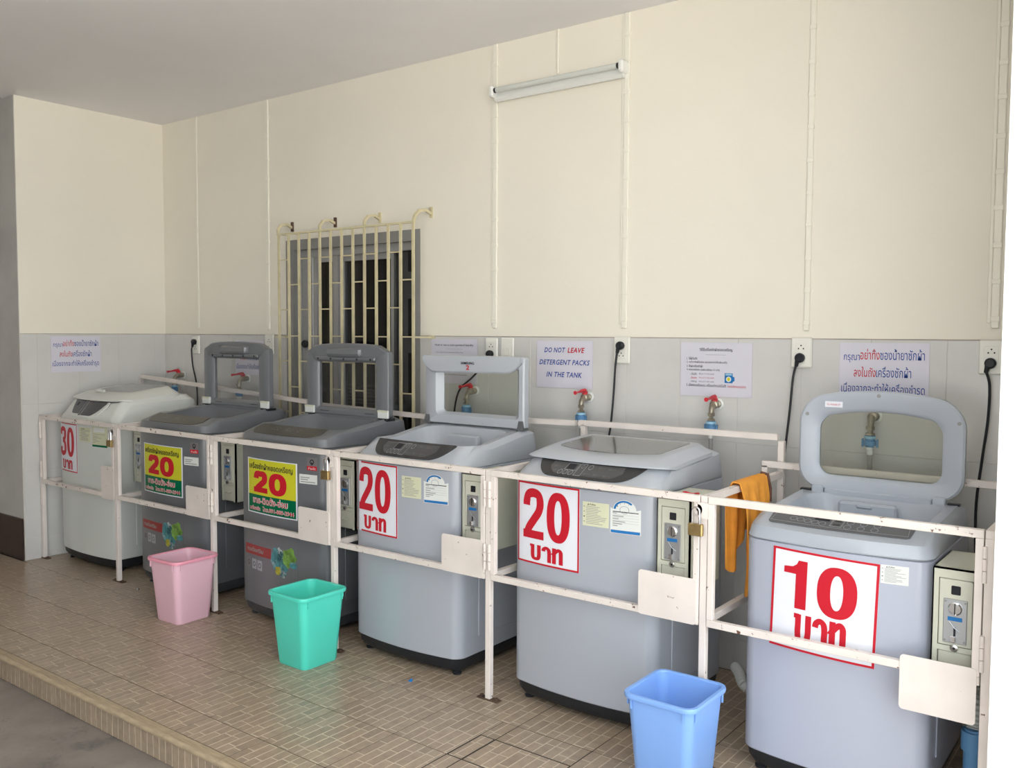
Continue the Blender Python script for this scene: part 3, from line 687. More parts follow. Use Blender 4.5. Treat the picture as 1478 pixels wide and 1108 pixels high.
def howto_eng(mb, s):
    T(mb, s, 'How to use a coin-operated laundry', 0.08, 0.83, 0.92, 0.895, black_ink, res=1, bold=0.015); rect_into(mb, (0.32, 0.775, 0.68, 0.78), s, grey_ink)
    for i, (tx, x1) in enumerate([('1. Put clothes into washing machine first', 0.70), ('2. Add detergent into the slot', 0.60), ('3. Close the lid', 0.34), ('4. Insert coin (only 10 baht coin)', 0.62), ('   Small 10 x 1 = 10 baht', 0.50), ('   Medium 10 x 2 = 20 baht', 0.52), ('   Large 10 x 3 = 30 baht', 0.50), ('5. The machine will work automatically', 0.78)]):
        v = 0.68-i*0.072; NL(mb); T(mb, s, tx, 0.09, v, x1, v+0.035, red_ink if i == 5 else black_ink, res=1)
notice(2.676, 1.24, 3.012, 1.485, 'laminated English how-to notice half hidden behind the lid marked 2', howto_eng)
notice(0.86, 1.23, 1.17, 1.462, 'laminated notice almost hidden behind the leftmost open grey lid', thai_notice)

# ------------------------------------------------------------------ washing machines
BULGE = 0.035
def washer(xc, w, label, style, zs=0.92, D=0.60, yf=-0.845):
    """origin at centre of the footprint; front of the corners at yf"""
    yc = yf+D/2
    t = thing('washing_machine', label, 'washing machine', (xc, yc, 0))
    F = -D/2
    st = style
    body, top = st['body'], st['top']
    # cabinet
    b = MB(); zb = 0.082
    b.loft([ring(rr(0, 0, w-0.006, D-0.006, 0.045, BULGE, back_r=0.03), zb), ring(rr(0, 0, w, D, 0.045, BULGE, back_r=0.03), zb+0.004),
            ring(rr(0, 0, w, D, 0.045, BULGE, back_r=0.03), zs-0.004), ring(rr(0, 0, w-0.008, D-0.008, 0.045, BULGE, back_r=0.03), zs-0.001)], body, True, True)
    b.build('cabinet', t)
    MB().box(w/2-0.0005, -0.17, 0.16, w/2+0.004, 0.17, 0.72, body, 0.003).build('side_pressing', t, smooth=0)
    b = MB(); b.loft([ring(rr(0, 0, w-0.05, D-0.05, 0.04, BULGE*.8, back_r=0.03), 0.024), ring(rr(0, 0, w-0.02, D-0.02, 0.045, BULGE, back_r=0.03), 0.05), ring(rr(0, 0, w-0.012, D-0.012, 0.045, BULGE, back_r=0.03), zb-0.001)], st['base'], True, True)
    b.build('base', t)
    for sx in (-1, 1):
        for sy in (-1, 1):
            MB().lathe((sx*(w/2-0.055), sy*(D/2-0.05), 0.0), (0, 0, 1), [(0, 0.02), (0.008, 0.022), (0.012, 0.017), (0.03, 0.019)], st['base'], 12).build('foot', t)
    # top cover
    z1 = st['z1']; tab = st['tab']          # tab: (distance behind the front corners, z) of the top surface
    zt = lambda y: interp(tab, y-F)
    ze = lambda y: min(zt(y)-st['sh'], zt(y)-0.006) if y-F > 0.02 else z1
    sl = st['slope']                         # depth of the sloping front
    rings = [ring(rr(0, 0, w-0.004, D-0.004, 0.045, BULGE, back_r=0.035), zs+0.001), ring(rr(0, 0, w+0.002, D+0.002, 0.045, BULGE, back_r=0.035), zs+0.006)]
    R1 = rr(0, 0, w-st['in1'], D-0.01, 0.05, BULGE, back_r=0.05)
    # outer shoulder: front at z1, climbing towards the back
    zsh = lambda y: z1+(zt(y)-st['sh']-z1)*min(1, max(0, (y-F)/sl))
    rings.append(ring(R1, zsh))
    dd = D-sl-0.045; yc2 = F+sl+dd/2
    R2 = rr(0, yc2, w-st['in2'], dd, 0.05, BULGE*st.get('b2', 0.6), back_r=0.06)
    rings.append(ring(R2, zt))
    if st['open']:
        oy0, oy1 = F+sl+st.get('rim', 0.03), F+st.get('hy', 0.50)-0.015
        ow = w-st['in2']-st.get('rimx', 0.07); od = oy1-oy0; oc = (oy0+oy1)/2
        dz = st.get('dip', 0.0)
        R3 = rr(0, oc, ow, od, 0.09, 0.02)
        rings.append(ring(R3, lambda y: zt(y)-0.004))
        rings.append(ring(rr(0, oc, ow-0.02, od-0.02, 0.09, 0.02), lambda y: zt(y)-0.02))
        rings.append(ring(rr(0, oc, ow-0.07, od-0.05, 0.13, 0.01), zs-st.get('well', 0.02)))
        rings.append(ring(rr(0, oc, min(0.40, ow-0.12), min(0.40, od-0.07), 0.17, 0.0), zs-st.get('well', 0.02)-0.02))
        b = MB(); b.loft(rings, top, False, False); b.build('top_cover', t, smooth=40)
        # tub
        b = MB(); n = 28; rad = min(0.20, (od-0.07)/2)
        zz = zs-st.get('well', 0.02)-0.02
        tw_, td_ = min(0.40, ow-0.12), min(0.40, od-0.07)
        b.loft([ring(rr(0, oc, tw_, td_, 0.17, 0), zz), ring(rr(0, oc, tw_-0.01, td_-0.01, 0.165, 0), zz-0.02), ring(rr(0, oc, tw_-0.01, td_-0.01, 0.165, 0), zz-0.30)], tub_m, False, True)
        b.build('tub', t)
    else:
        b = MB(); b.loft(rings, top, False, True); b.build('top_cover', t, smooth=40)
    # front slope mapping for the panel: u in -1..1 across, v 0 (low) .. 1 (high)
    def slope(u, v, off=0.003):
        xa = u*(w-st['in1'])/2; xb = u*(w-st['in2'])/2
        ya = F+0.005-BULGE*(1-u*u); yb = F+sl-BULGE*st.get('b2', 0.6)*(1-u*u)
        za = z1; zb_ = zt(F+sl)
        x, y, z = xa+(xb-xa)*v, ya+(yb-ya)*v, za+(zb_-za)*v
        L = math.hypot(yb-ya, zb_-za); ny, nz = -(zb_-za)/L, (yb-ya)/L
        return (x, y+ny*off, z+nz*off)
    def front(u, v, off=0.0012):            # u,v in metres-ish units: x offset from centre, height
        q = u/(w/2)
        r_ = 0.045; y = F-BULGE*(1-q*q)
        if abs(u) > w/2-r_:
            y += r_-math.sqrt(max(0, r_*r_-(abs(u)-(w/2-r_))**2))
        return (u, y-off, v)
    t['group'] = 'coin-operated washing machines along the back wall'
    return t, slope, front, F, zt
def panel_patch(mb, slope, outline, mt, off0=0.0005, off=0.003, nu=24):
    """outline: (u0,v0)... polygon; triangulated as strips between lower and upper curve functions"""
    lo, hi, u0, u1 = outline
    top_, bot_ = [], []
    for i in range(nu+1):
        u = u0+(u1-u0)*i/nu; bot_.append((u, min(lo(u), hi(u)-0.004))); top_.append((u, hi(u)))
    vs = []; fs = []; m_ = 4
    for i in range(nu+1):
        for k in range(m_+1):
            v = bot_[i][1]+(top_[i][1]-bot_[i][1])*k/m_; vs.append(slope(bot_[i][0], v, off))
    for i in range(nu):
        for k in range(m_): a = i*(m_+1)+k; fs.append((a, a+m_+1, a+m_+2, a+1))
    mb.add(vs, fs, mt)
    # skirt
    edge = bot_+top_[::-1]; n = len(edge)
    vs = [slope(u, v, off) for u, v in edge]+[slope(u, v, off0-0.004) for u, v in edge]
    mb.add(vs, [(i, (i+1) % n, (i+1) % n+n, i+n) for i in range(n)], mt)
def ellipse_ring(mb, c, ru, rv, surf, mt, th=0.2, n=16):
    vs = []; fs = []
    for i in range(n):
        a = 2*math.pi*i/n; vs += [surf(c[0]+ru*math.cos(a), c[1]+rv*math.sin(a)), surf(c[0]+ru*(1-th)*math.cos(a), c[1]+rv*(1-th)*math.sin(a))]
    for i in range(n): j = (i+1) % n; fs.append((2*i, 2*j, 2*j+1, 2*i+1))
    mb.add(vs, fs, mt)
def frame_rect(mb, r, t_, surf, mt):
    u0, v0, u1, v1 = r; tu, tv = t_
    for q in ((u0, v0, u1, v0+tv), (u0, v1-tv, u1, v1), (u0, v0+tv, u0+tu, v1-tv), (u1-tu, v0+tv, u1, v1-tv)): rect_into(mb, q, surf, mt)

# --- price sheets and stickers
def price_sheet(t, front, x0, z0, x1, z1, num, tilt=0.0, numrect=None, word=(0.22, 0.05, 0.76, 0.24)):
    w_, h_ = x1-x0, z1-z0; cx, cz = (x0+x1)/2, (z0+z1)/2
    ct, sn = math.cos(tilt), math.sin(tilt)
    def mk(off):
        def s(u, v):
            a, c = (u-0.5)*w_, (v-0.5)*h_
            return front(cx+a*ct-c*sn, cz+a*sn+c*ct, off)
        return s
    b = MB(); n = 10
    sheet(b, (0, 0, 1, 1), mk(0.0016), mk(0.0002), sticker_w, n)
    o = b.build('price_sheet', t, smooth=0)
    mb = MB(); s = mk(0.0027)
    for k_, r_ in enumerate(((0, 0, 1, 0.022), (0, 0.978, 1, 1), (0, 0.022, 0.024, 0.978), (0.976, 0.022, 1, 0.978))): rect_into(mb, r_, s, red_ink, 6)
    mb.build('red_border', o, smooth=0)
    nr = numrect or [(0.10, 0.31, 0.45, 0.92), (0.50, 0.31, 0.86, 0.92)]
    for ch, r_ in zip(num, nr):
        mb = MB(); glyph(mb, ch, r_, s, red_ink); mb.build('numeral', o, smooth=0)
    mb = MB(); baht_into(mb, word, s, red_ink)
    mb.build('thai_word', o, smooth=0)
    return o
def yellow_sheet(t, front, x0, z0, x1, z1):
    w_, h_ = x1-x0, z1-z0
    mk = lambda off: (lambda u, v: front(x0+u*w_, z0+v*h_, off))
    b = MB(); sheet(b, (0, 0, 1, 1), mk(0.0016), mk(0.0002), sticker_w, 10); o = b.build('price_sheet', t, smooth=0)
    mb = MB(); s = mk(0.0020); rect_into(mb, (0.02, 0.34, 0.98, 0.985), s, sticker_y, 8); rect_into(mb, (0.02, 0.02, 0.98, 0.34), s, sticker_g, 8); mb.build('colour_fields', o, smooth=0)
    mb = MB(); s = mk(0.0031); s2 = mk(0.0028); s3 = mk(0.0036)
    text_into(mb, 'เครื่องซักผ้าหยอดเหรียญ', (0.05, 0.79, 0.93, 0.93), s, black_ink, bold=0.018, res=2); mb.build('thai_heading', o, smooth=0); mb = MB()
    glyph(mb, '2', (0.15, 0.39, 0.45, 0.77), s, darkred_ink, 0.38, 0.24); mb.build('numeral', o, smooth=0); mb = MB(); glyph(mb, '0', (0.48, 0.38, 0.82, 0.78), s, darkred_ink, 0.35, 0.24); mb.build('numeral', o, smooth=0); mb = MB()
    text_into(mb, 'ขาย-ติดตั้ง-ซ่อม', (0.12, 0.18, 0.84, 0.325), s2, white_ink, bold=0.05, res=2)
    text_into(mb, 'ขาย-ติดตั้ง-ซ่อม', (0.13, 0.185, 0.83, 0.32), s3, red_ink, bold=0.008, res=2); mb.build('service_line', o, smooth=0); mb = MB()
    text_into(mb, 'เครื่องซัก', (0.05, 0.05, 0.29, 0.135), s2, white_ink, bold=0.05, res=2); text_into(mb, 'โทร.091-889-2944', (0.34, 0.05, 0.95, 0.145), s2, white_ink, bold=0.055, res=2)
    text_into(mb, 'เครื่องซัก', (0.055, 0.053, 0.285, 0.13), s3, red_ink, bold=0.01, res=2); text_into(mb, 'โทร.091-889-2944', (0.345, 0.055, 0.945, 0.14), s3, red_ink, bold=0.01, res=2)
    mb.build('telephone_line', o, smooth=0)
def caution_label(t, front, x0, z0, x1, z1, base=None, head=True, seed=1):
    rnd = random.Random(seed); w_, h_ = x1-x0, z1-z0; mk = lambda off: (lambda u, v: front(x0+u*w_, z0+v*h_, off))
    b = MB(); sheet(b, (0, 0, 1, 1), mk(0.0013), mk(0.0002), base or sticker_cream, 3); o = b.build('caution_label', t, smooth=0)
    mb = MB(); s = mk(0.0018)
    text_into(mb, 'คำเตือน', (0.27, 0.87, 0.5, 0.95), s, black_ink, bold=0.02, res=1)
    poly_into(mb, [(0.19, 0.87), (0.25, 0.87), (0.22, 0.95)], s, black_ink)
    for i in range(11):
        v = 0.80-i*0.07; u1 = rnd.uniform(0.55, 0.95)
        rect_into(mb, (0.14, v, u1, v+0.022), s, grey_ink)
        if i % 3 == 0: rect_into(mb, (0.04, v-0.012, 0.09, v+0.03), s, black_ink if i == 6 else grey_ink)
    mb.build('print', o, smooth=0)
def energy_label(t, front, x0, z0, x1, z1):
    w_, h_ = x1-x0, z1-z0; mk = lambda off: (lambda u, v: front(x0+u*w_, z0+v*h_, off))
    n = 14; cu, cv, ru, rv = 0.47, 0.72, 0.38, 0.29
    arc = [(cu+ru*math.cos(math.pi*k/n), cv+rv*math.sin(math.pi*k/n)) for k in range(n+1)]
    poly = [(0.0, 0.0), (1.0, 0.0), (1.0, 0.76)]+arc+[(0.0, 0.76)]
    b = MB(); a, c = mk(0.0014), mk(0.0002); m_ = len(poly)
    b.add([a(*p) for p in poly]+[c(*p) for p in poly], [tuple(range(m_))]+[(i, i+m_, (i+1) % m_+m_, (i+1) % m_) for i in range(m_)], sticker_wh2)
    o = b.build('energy_label', t, smooth=0)
    mb = MB(); s = mk(0.0019)
    vs = []; fs = []
    for k in range(13):
        an = math.radians(178-k*11.2); vs += [s(cu+ru*0.95*math.cos(an), cv+rv*0.95*math.sin(an)), s(cu+ru*0.76*math.cos(an), cv+rv*0.76*math.sin(an))]
    for k in range(12): fs.append((2*k, 2*k+2, 2*k+3, 2*k+1))
    mb.add(vs, fs, blue_label); rect_into(mb, (0.02, 0.015, 0.98, 0.10), s, blue_label)
    ellipse_ring(mb, (cu, cv), 0.16, 0.12, s, ring_m, 0.12)
    for k, an in enumerate((150, 120, 90, 60)): text_into(mb, str(k+1), (cu+0.27*math.cos(math.radians(an))-0.015, cv+0.19*math.sin(math.radians(an))-0.015, cu+0.27*math.cos(math.radians(an))+0.015, cv+0.19*math.sin(math.radians(an))+0.02), s, black_ink, res=1)
    for v, u0, u1 in ((0.64, 0.08, 0.93), (0.595, 0.08, 0.22), (0.51, 0.08, 0.45), (0.43, 0.08, 0.28), (0.35, 0.08, 0.5), (0.28, 0.08, 0.4), (0.22, 0.08, 0.25)):
        rect_into(mb, (u0, v, u1, v+0.024), s, grey_ink if v < 0.6 else black_ink)
    for v in (0.56, 0.48, 0.40, 0.32): rect_into(mb, (0.08, v, 0.93, v+0.006), s, ring_m)
    mb.build('print', o, smooth=0)
def film(t, front, x0, z0, x1, z1, mt, name):
    w_, h_ = x1-x0, z1-z0; mk = lambda off: (lambda u, v: front(x0+u*w_, z0+v*h_, off))
    b = MB(); sheet(b, (0, 0, 1, 1), mk(0.0012), mk(0.0002), mt, 5); return b.build(name, t, smooth=0), mk

# --- lids
def lid_outline(w, z0, z1, r, arch=0.0, n=10, x0=0.0):
    """closed outline in (x,z); same point count for inner and outer"""
    pts = []
    def arc(cx, cz, a0): return [(cx+r*math.cos(math.radians(a0+90*k/6)), cz+r*math.sin(math.radians(a0+90*k/6))) for k in range(7)]
    pts += arc(x0-w/2+r, z0+r, 180); pts += [(x0-w/2+r+(w-2*r)*k/n, z0) for k in range(1, n)]
    pts += arc(x0+w/2-r, z0+r, 270); pts += [(x0+w/2, z0+r+(z1-z0-2*r)*k/n) for k in range(1, n)]
    pts += arc(x0+w/2-r, z1-r, 0); pts += [(x0+w/2-r-(w-2*r)*k/n, z1) for k in range(1, n)]
    pts += arc(x0-w/2+r, z1-r, 90); pts += [(x0-w/2, z1-r-(z1-z0-2*r)*k/n) for k in range(1, n)]
    out = []
    for x, z in pts:
        u = (x-x0)/(w/2); k = (z-z0)/(z1-z0)
        out.append((x, z+arch*(1-u*u)*max(0, k)**3))
    return out
def open_lid(t, outer, inner, y0, y1, mt, rec=0.012, glass=None, tilt=0.0, zp=0.0):
    """frame with window; front at y0 (towards viewer), back y1"""
    def P(p, y): 
        dz = p[1]-zp; return (p[0], y+dz*math.sin(tilt), zp+dz*math.cos(tilt))
    sh = lambda pts, c, f: [((x-c[0])*f+c[0], (z-c[1])*f+c[1]) for x, z in pts]
    oc = (sum(p[0] for p in outer)/len(outer), sum(p[1] for p in outer)/len(outer)); ic = (sum(p[0] for p in inner)/len(inner), sum(p[1] for p in inner)/len(inner))
    seq = [([P(p, y1) for p in sh(outer, oc, 0.97)]), [P(p, y1-0.006) for p in outer], [P(p, y0+0.006) for p in outer], [P(p, y0) for p in sh(outer, oc, 0.975)],
           [P(p, y0+0.002) for p in sh(inner, ic, 1.12)], [P(p, y0+rec) for p in sh(inner, ic, 1.03)], [P(p, y0+rec+0.006) for p in inner], [P(p, y1-0.004) for p in inner], [P(p, y1) for p in sh(inner, ic, 1.03)]]
    seq.append(seq[0])
    b = MB(); b.loft(seq, mt); o = b.build('lid', t, smooth=40)
    b = MB(); n = len(inner); yy = y0+rec+0.008
    a = [P(p, yy) for p in sh(inner, ic, 1.005)]; c = [P(p, yy+0.003) for p in sh(inner, ic, 1.005)]
    b.add(a+c, [tuple(range(n)), tuple(reversed(range(n, 2*n)))]+[(i, i+n, (i+1) % n+n, (i+1) % n) for i in range(n)], glass)
    b.build('lid_window', o, smooth=0)
    return o, P
def closed_lid(t, w, y0, y1, tab, th, mt, bul, glass, inset, lipover=0.0):
    """domed closed lid; tab gives top z by y; glass=(x half width, ya, yb, front bow)"""
    yc = (y0+y1)/2; d = y1-y0; zf = lambda y: interp(tab, y); tf = lambda y: interp([(y0, th), (y0+0.10, th*2.3)], y)
    b = MB()
    rings = [ring(rr(0, yc, w-0.02, d-0.02, 0.04, bul, back_r=0.07), lambda y: zf(y)-tf(y)),
             ring(rr(0, yc, w, d, 0.04, bul, back_r=0.07), lambda y: zf(y)-tf(y)+0.004),
             ring(rr(0, yc, w-0.004, d-0.004, 0.04, bul, back_r=0.07), lambda y: zf(y)-tf(y)*0.62),
             ring(rr(0, yc, w-inset, d-inset*0.55, 0.04, bul*0.9, back_r=0.07), lambda y: zf(y))]
    gw, ga, gb, bow = glass; gc = (ga+gb)/2; gd = gb-ga
    rings.append(ring(rr(0, gc, gw*2+0.012, gd+0.012, 0.02, bow), lambda y: zf(y)+0.003))
    rings.append(ring(rr(0, gc, gw*2, gd, 0.018, bow), lambda y: zf(y)+0.0005))
    b.loft(rings, mt, True, True); o = b.build('lid', t, smooth=30)
    g = MB(); g.loft([ring(rr(0, gc, gw*2-0.002, gd-0.002, 0.018, bow), lambda y: zf(y)-0.001), ring(rr(0, gc, gw*2-0.002, gd-0.002, 0.018, bow), lambda y: zf(y)+0.0018)], lid_smoke, True, True)
    g.build('lid_window', o, smooth=30)
    return o

# styles (heights and depths in layout units)
ST_W = dict(body=m_white, top=m_white_top, base=black_pl, z1=0.962, slope=0.085, sh=0.03, in1=0.012, in2=0.07, b2=0.7, open=False,
            tab=[(0, 0.98), (0.085, 1.075), (0.14, 1.088), (0.5, 1.10), (0.56, 1.10), (0.60, 1.06)])
ST_D = dict(body=m_dark, top=m_dark_top, base=grey_base, z1=0.990, slope=0.10, sh=0.018, in1=0.014, in2=0.06, b2=0.5, open=True, rim=0.0, rimx=0.05, well=0.03, hy=0.475,
            tab=[(0, 0.992), (0.10, 1.028), (0.2, 1.028), (0.46, 1.062), (0.575, 1.062), (0.60, 1.03)])
ST_S = dict(body=m_silver, top=m_silver_top, base=black_pl, z1=0.948, slope=0.095, sh=0.022, in1=0.014, in2=0.06, b2=0.5, open=True, rim=0.0, rimx=0.07, well=0.03, hy=0.49,
            tab=[(0, 0.948), (0.095, 1.016), (0.22, 1.012), (0.48, 1.055), (0.575, 1.062), (0.60, 1.02)])
ST_C = dict(ST_S); ST_C.update(open=False, tab=[(0, 0.948), (0.095, 1.006), (0.3, 1.022), (0.5, 1.035), (0.575, 1.045), (0.60, 1.01)])
ST_B = dict(body=m_blue, top=m_blue_top, base=black_pl, z1=0.868, slope=0.11, sh=0.02, in1=0.016, in2=0.05, b2=0.3, open=True, rim=0.02, rimx=0.07, well=0.05, hy=0.505,
            tab=[(0, 0.868), (0.10, 0.906), (0.2, 0.905), (0.50, 0.922), (0.575, 0.925), (0.60, 0.90)])
def samsung_panel(t, slope, F):
    # boat-shaped smoked panel
    def lo(u):
        a = abs(u+0.0)/0.80
        return 0.10+0.85*max(0, (a-0.55)/0.45)**2.2
    o = MB(); panel_patch(o, slope, (lo, lambda u: 0.985, -0.80, 0.80), panel_dark, off=0.003, nu=36)
    o = o.build('control_panel', t)
    mb = MB(); panel_patch(mb, slope, (lambda u: 0.22+0.6*max(0, (abs(u)-0.35)/0.25)**2, lambda u: 0.86, -0.55, 0.53), panel_mid, off=0.0038); mb.build('centre_field', o)
    s = lambda u, v: slope(u, v, 0.0046)
    mb = MB(); rect_into(mb, (-0.28, 0.50, -0.16, 0.80), s, black_ink); frame_rect(mb, (-0.30, 0.46, -0.12, 0.84), (0.006, 0.02), s, ring_m); mb.build('display', o, smooth=0)
    mb = MB(); frame_rect(mb, (-0.11, 0.20, -0.01, 0.86), (0.006, 0.03), s, ring_m); ellipse_ring(mb, (-0.06, 0.70), 0.02, 0.09, s, ring_m); mb.build('start_button', o, smooth=0)
    for cu, cv in ((-0.33, 0.33), (-0.25, 0.33), (-0.17, 0.33), (0.06, 0.70)):
        mb = MB(); ellipse_ring(mb, (cu, cv), 0.032, 0.13, s, ring_m, 0.18); mb.build('button', o, smooth=0)
    mb = MB(); rnd = random.Random(3)
    for cu in (0.18, 0.30, 0.06, 0.20, 0.32):
        pass
    for cu, cv in ((0.2, 0.72), (0.34, 0.70), (0.04, 0.34), (0.18, 0.34), (0.32, 0.32), (-0.46, 0.6), (-0.42, 0.38)):
        rect_into(mb, (cu-0.03, cv-0.05, cu+0.02, cv+0.05), s, panel_grey); rect_into(mb, (cu+0.03, cv-0.02, cu+0.08, cv+0.02), s, panel_grey)
    mb.build('print', o, smooth=0)
# --- 1: white 30 baht
t, slope, front, F, zt = washer(0.435, 0.70, 'white washing machine with smoked lid window in the left corner, priced 30', ST_W, zs=0.935)
lid = closed_lid(t, 0.655, F+0.075, F+0.50, [(F+0.05, 1.098), (F+0.1, 1.112), (F+0.2, 1.127), (F+0.45, 1.155), (F+0.5, 1.152)], 0.03, m_white_top, 0.035, (0.215, F+0.20, F+0.45, 0.03), 0.14)
b = MB(); panel_patch(b, slope, (lambda u: 0.04+0.85*max(0, (abs(u+0.06)-0.35)/0.35)**1.8, lambda u: 0.90, -0.74, 0.60), m_white_top, off=0.002); po = b.build('panel_bezel', t)
b = MB(); panel_patch(b, slope, (lambda u: 0.20+0.75*max(0, (-(u)-0.45)/0.26)**1.5, lambda u: 0.9, -0.70, -0.22), panel_grey, off=0.005); b.build('control_window', po)
b = MB(); panel_patch(b, slope, (lambda u: 0.14+0.75*max(0, (u-0.20)/0.36)**1.6, lambda u: 0.9, -0.10, 0.54), panel_mid, off=0.005); b.build('control_window', po)
b = MB(); panel_patch(b, slope, (lambda u: 0.12, lambda u: 0.93, -0.185, -0.135), panel_grey, off=0.006); b.build('start_button', po)
b = MB(); rect_into(b, (-0.52, 0.60, -0.44, 0.78), lambda u, v: slope(u, v, 0.0062), black_ink); b.build('display', po, smooth=0)
b = MB(); b.tube([(-0.05, F+0.10, 1.132), (0.0, F+0.085, 1.137), (0.05, F+0.10, 1.132)], 0.010, m_white_top, 8); b.build('lid_handle', lid)
price_sheet(t, front, -0.345, 0.60, -0.048, 0.918, '30')
caution_label(t, front, -0.015, 0.813, 0.118, 0.905, seed=2)
o, mk = film(t, front, 0.135, 0.79, 0.283, 0.918, sticker_cream, 'energy_label'); mb = MB(); s = mk(0.0018)
rect_into(mb, (0, 0, 1, 0.10), s, sticker_g); rect_into(mb, (0.04, 0.62, 0.9, 0.635), s, grey_ink)
for v in (0.2, 0.28, 0.36, 0.44, 0.52): rect_into(mb, (0.06, v, 0.2+0.1*((v*100) % 5), v+0.02), s, grey_ink)
rect_into(mb, (0.1, 0.72, 0.85, 0.95), s, sticker_wh2); mb.build('print', o, smooth=0)

# --- 2 and 3: dark grey, lids open
def dark_machine(xc, label):
    t, slope, front, F, zt = washer(xc, 0.675, label, ST_D, zs=0.945)
    b = MB(); panel_patch(b, slope, (lambda u: 0.06+0.4*max(0, (abs(u-0.03)-0.62)/0.2)**2, lambda u: 1.0, -0.80, 0.84), panel_brown, off=0.002); po = b.build('control_panel', t)
    s = lambda u, v: slope(u, v, 0.0034); mb = MB()
    for cu in (-0.35, -0.28, -0.2, 0.05, 0.12, 0.3): rect_into(mb, (cu, 0.5, cu+0.04, 0.54), s, grey_ink); rect_into(mb, (cu, 0.68, cu+0.03, 0.71), s, grey_ink)
    rect_into(mb, (0.0, 0.45, 0.012, 0.8), s, grey_ink); mb.build('print', po, smooth=0)
    b = MB(); b.add([s(-0.80, 0.34), s(-0.74, 0.34), s(-0.74, 0.40), s(-0.80, 0.40)], [(0, 1, 2, 3)], white_ink); 
    # lid
    hy = 0.47; y0 = F+hy-0.02; y1 = F+hy+0.022
    n = lid_outline(0.655, 1.06, 1.42, 0.02)
    outer = []
    for x, z in n:
        if z > 1.38:
            u = abs(x)
            z = z+ (0.0 if u > 0.30 else (0.032 if u < 0.24 else 0.032*(0.30-u)/0.06)) + (0.008*(1-(u/0.24)**2) if u < 0.24 else 0)
        outer.append((x, z))
    inner = lid_outline(0.45, 1.10, 1.355, 0.006, x0=-0.012)
    lid, P = open_lid(t, outer, inner, y0, y1, m_dark_top, rec=0.014, glass=lid_glass_d)
    b = MB(); b.loft([[(x, y0-0.016*k, 1.405+dz*k) for dz in (-0.018,)] + [(x, y0-0.026*k, 1.402), (x, y0-0.024*k, 1.425*1.0), (x, y0-0.004, 1.436), (x, y0+0.003, 1.42), (x, y0+0.003, 1.39)] for x, k in ((-0.135, 0.5), (-0.125, 1), (0.125, 1), (0.135, 0.5))], m_dark_top, True, True); b.build('lid_handle', lid)
    b = MB(); b.box(-0.245, y0-0.010, 1.366, 0.235, y0+0.004, 1.384, m_dark_top, 0.004); b.build('lid_rib', lid, smooth=0)
    for i in range(5): MB().cyl((-0.215+i*0.105, y0-0.012, 1.373), (-0.215+i*0.105, y0-0.009, 1.373), 0.006, black_ink, 10).build('screw_hole', lid)
    for sx in (-1, 1):
        b = MB(); b.box(sx*0.295-0.038, y0-0.010, 1.062, sx*0.295+0.038, y0+0.004, 1.105, sticker_wh2, 0.003); b.build('hinge_sticker', lid, smooth=0)
        b = MB(); b.box(sx*0.295-0.038, y0-0.0106, 1.096, sx*0.295+0.038, y0-0.0085, 1.104, sticker_cream); b.build('sticker_stripe', lid, smooth=0)
        b = MB(); b.box(sx*0.295-0.035, y0-0.012, 1.048, sx*0.295+0.035, y1+0.012, 1.062, black_pl, 0.003); b.build('hinge', t, smooth=0)
    b = MB(); b.box(-0.26, y0+0.002, 1.035, 0.26, y1, 1.062, m_dark_top, 0.003); b.build('hinge_cover', t, smooth=0)
    for u0 in (-0.21, 0.15): 
        b = MB(); b.box(u0, y0-0.0006, 1.078, u0+0.07, y0+0.001, 1.081, black_ink); b.build('lid_slot', lid, smooth=0)
    # paper bits on the front
    yellow_sheet(t, front, 1.145-1.39, 0.572, 1.555-1.39, 0.860)
    o, mk = film(t, front, 1.622-1.39, 0.833, 1.684-1.39, 0.897, film_m, 'lock_label'); mb = MB(); s = mk(0.0018)
    rect_into(mb, (0.0, 0.02, 1, 0.36), s, darkred_ink); ellipse_ring(mb, (0.5, 0.68), 0.22, 0.2, s, black_ink, 0.4); rect_into(mb, (0.44, 0.42, 0.56, 0.66), s, black_ink)
    text_into(mb, 'ห้ามเปิด', (0.14, 0.08, 0.86, 0.3), mk(0.0022), white_ink, res=1); mb.build('print', o, smooth=0)
    o, mk = film(t, front, 1.570-1.39, 0.765, 1.684-1.39, 0.812, sticker_wh2, 'warranty_label'); mb = MB(); s = mk(0.0018)
    for v, a, c in ((0.62, 0.08, 0.6), (0.40, 0.08, 0.5), (0.15, 0.08, 0.9)): rect_into(mb, (a, v, c, v+0.1), s, grey_ink)
    mb.build('print', o, smooth=0)
    # faded advertising film low on the front
    o, mk = film(t, front, 1.112-1.39, 0.345, 1.352-1.39, 0.398, banner_m, 'advert_banner'); mb = MB()
    text_into(mb, 'ทนต่อสนิม', (0.08, 0.3, 0.72, 0.78), mk(0.0018), grey_ink, bold=0.03, res=1); mb.build('print', o, smooth=0)
    o, mk = film(t, front, 1.352-1.39, 0.262, 1.556-1.39, 0.43, m_dark, 'leaf_and_water_print'); s = mk(0.0018)
    rnd = random.Random(5); mb = MB()
    def blob(cx, cz, rx, rz, mt, k): poly_into(mb, [(min(0.99, max(0.0, cx+rx*math.cos(a*math.pi/10)*rnd.uniform(0.72, 1.1))), min(0.99, max(0, cz+rz*math.sin(a*math.pi/10)*rnd.uniform(0.75, 1.1)))) for a in range(20)], mk(k), mt)
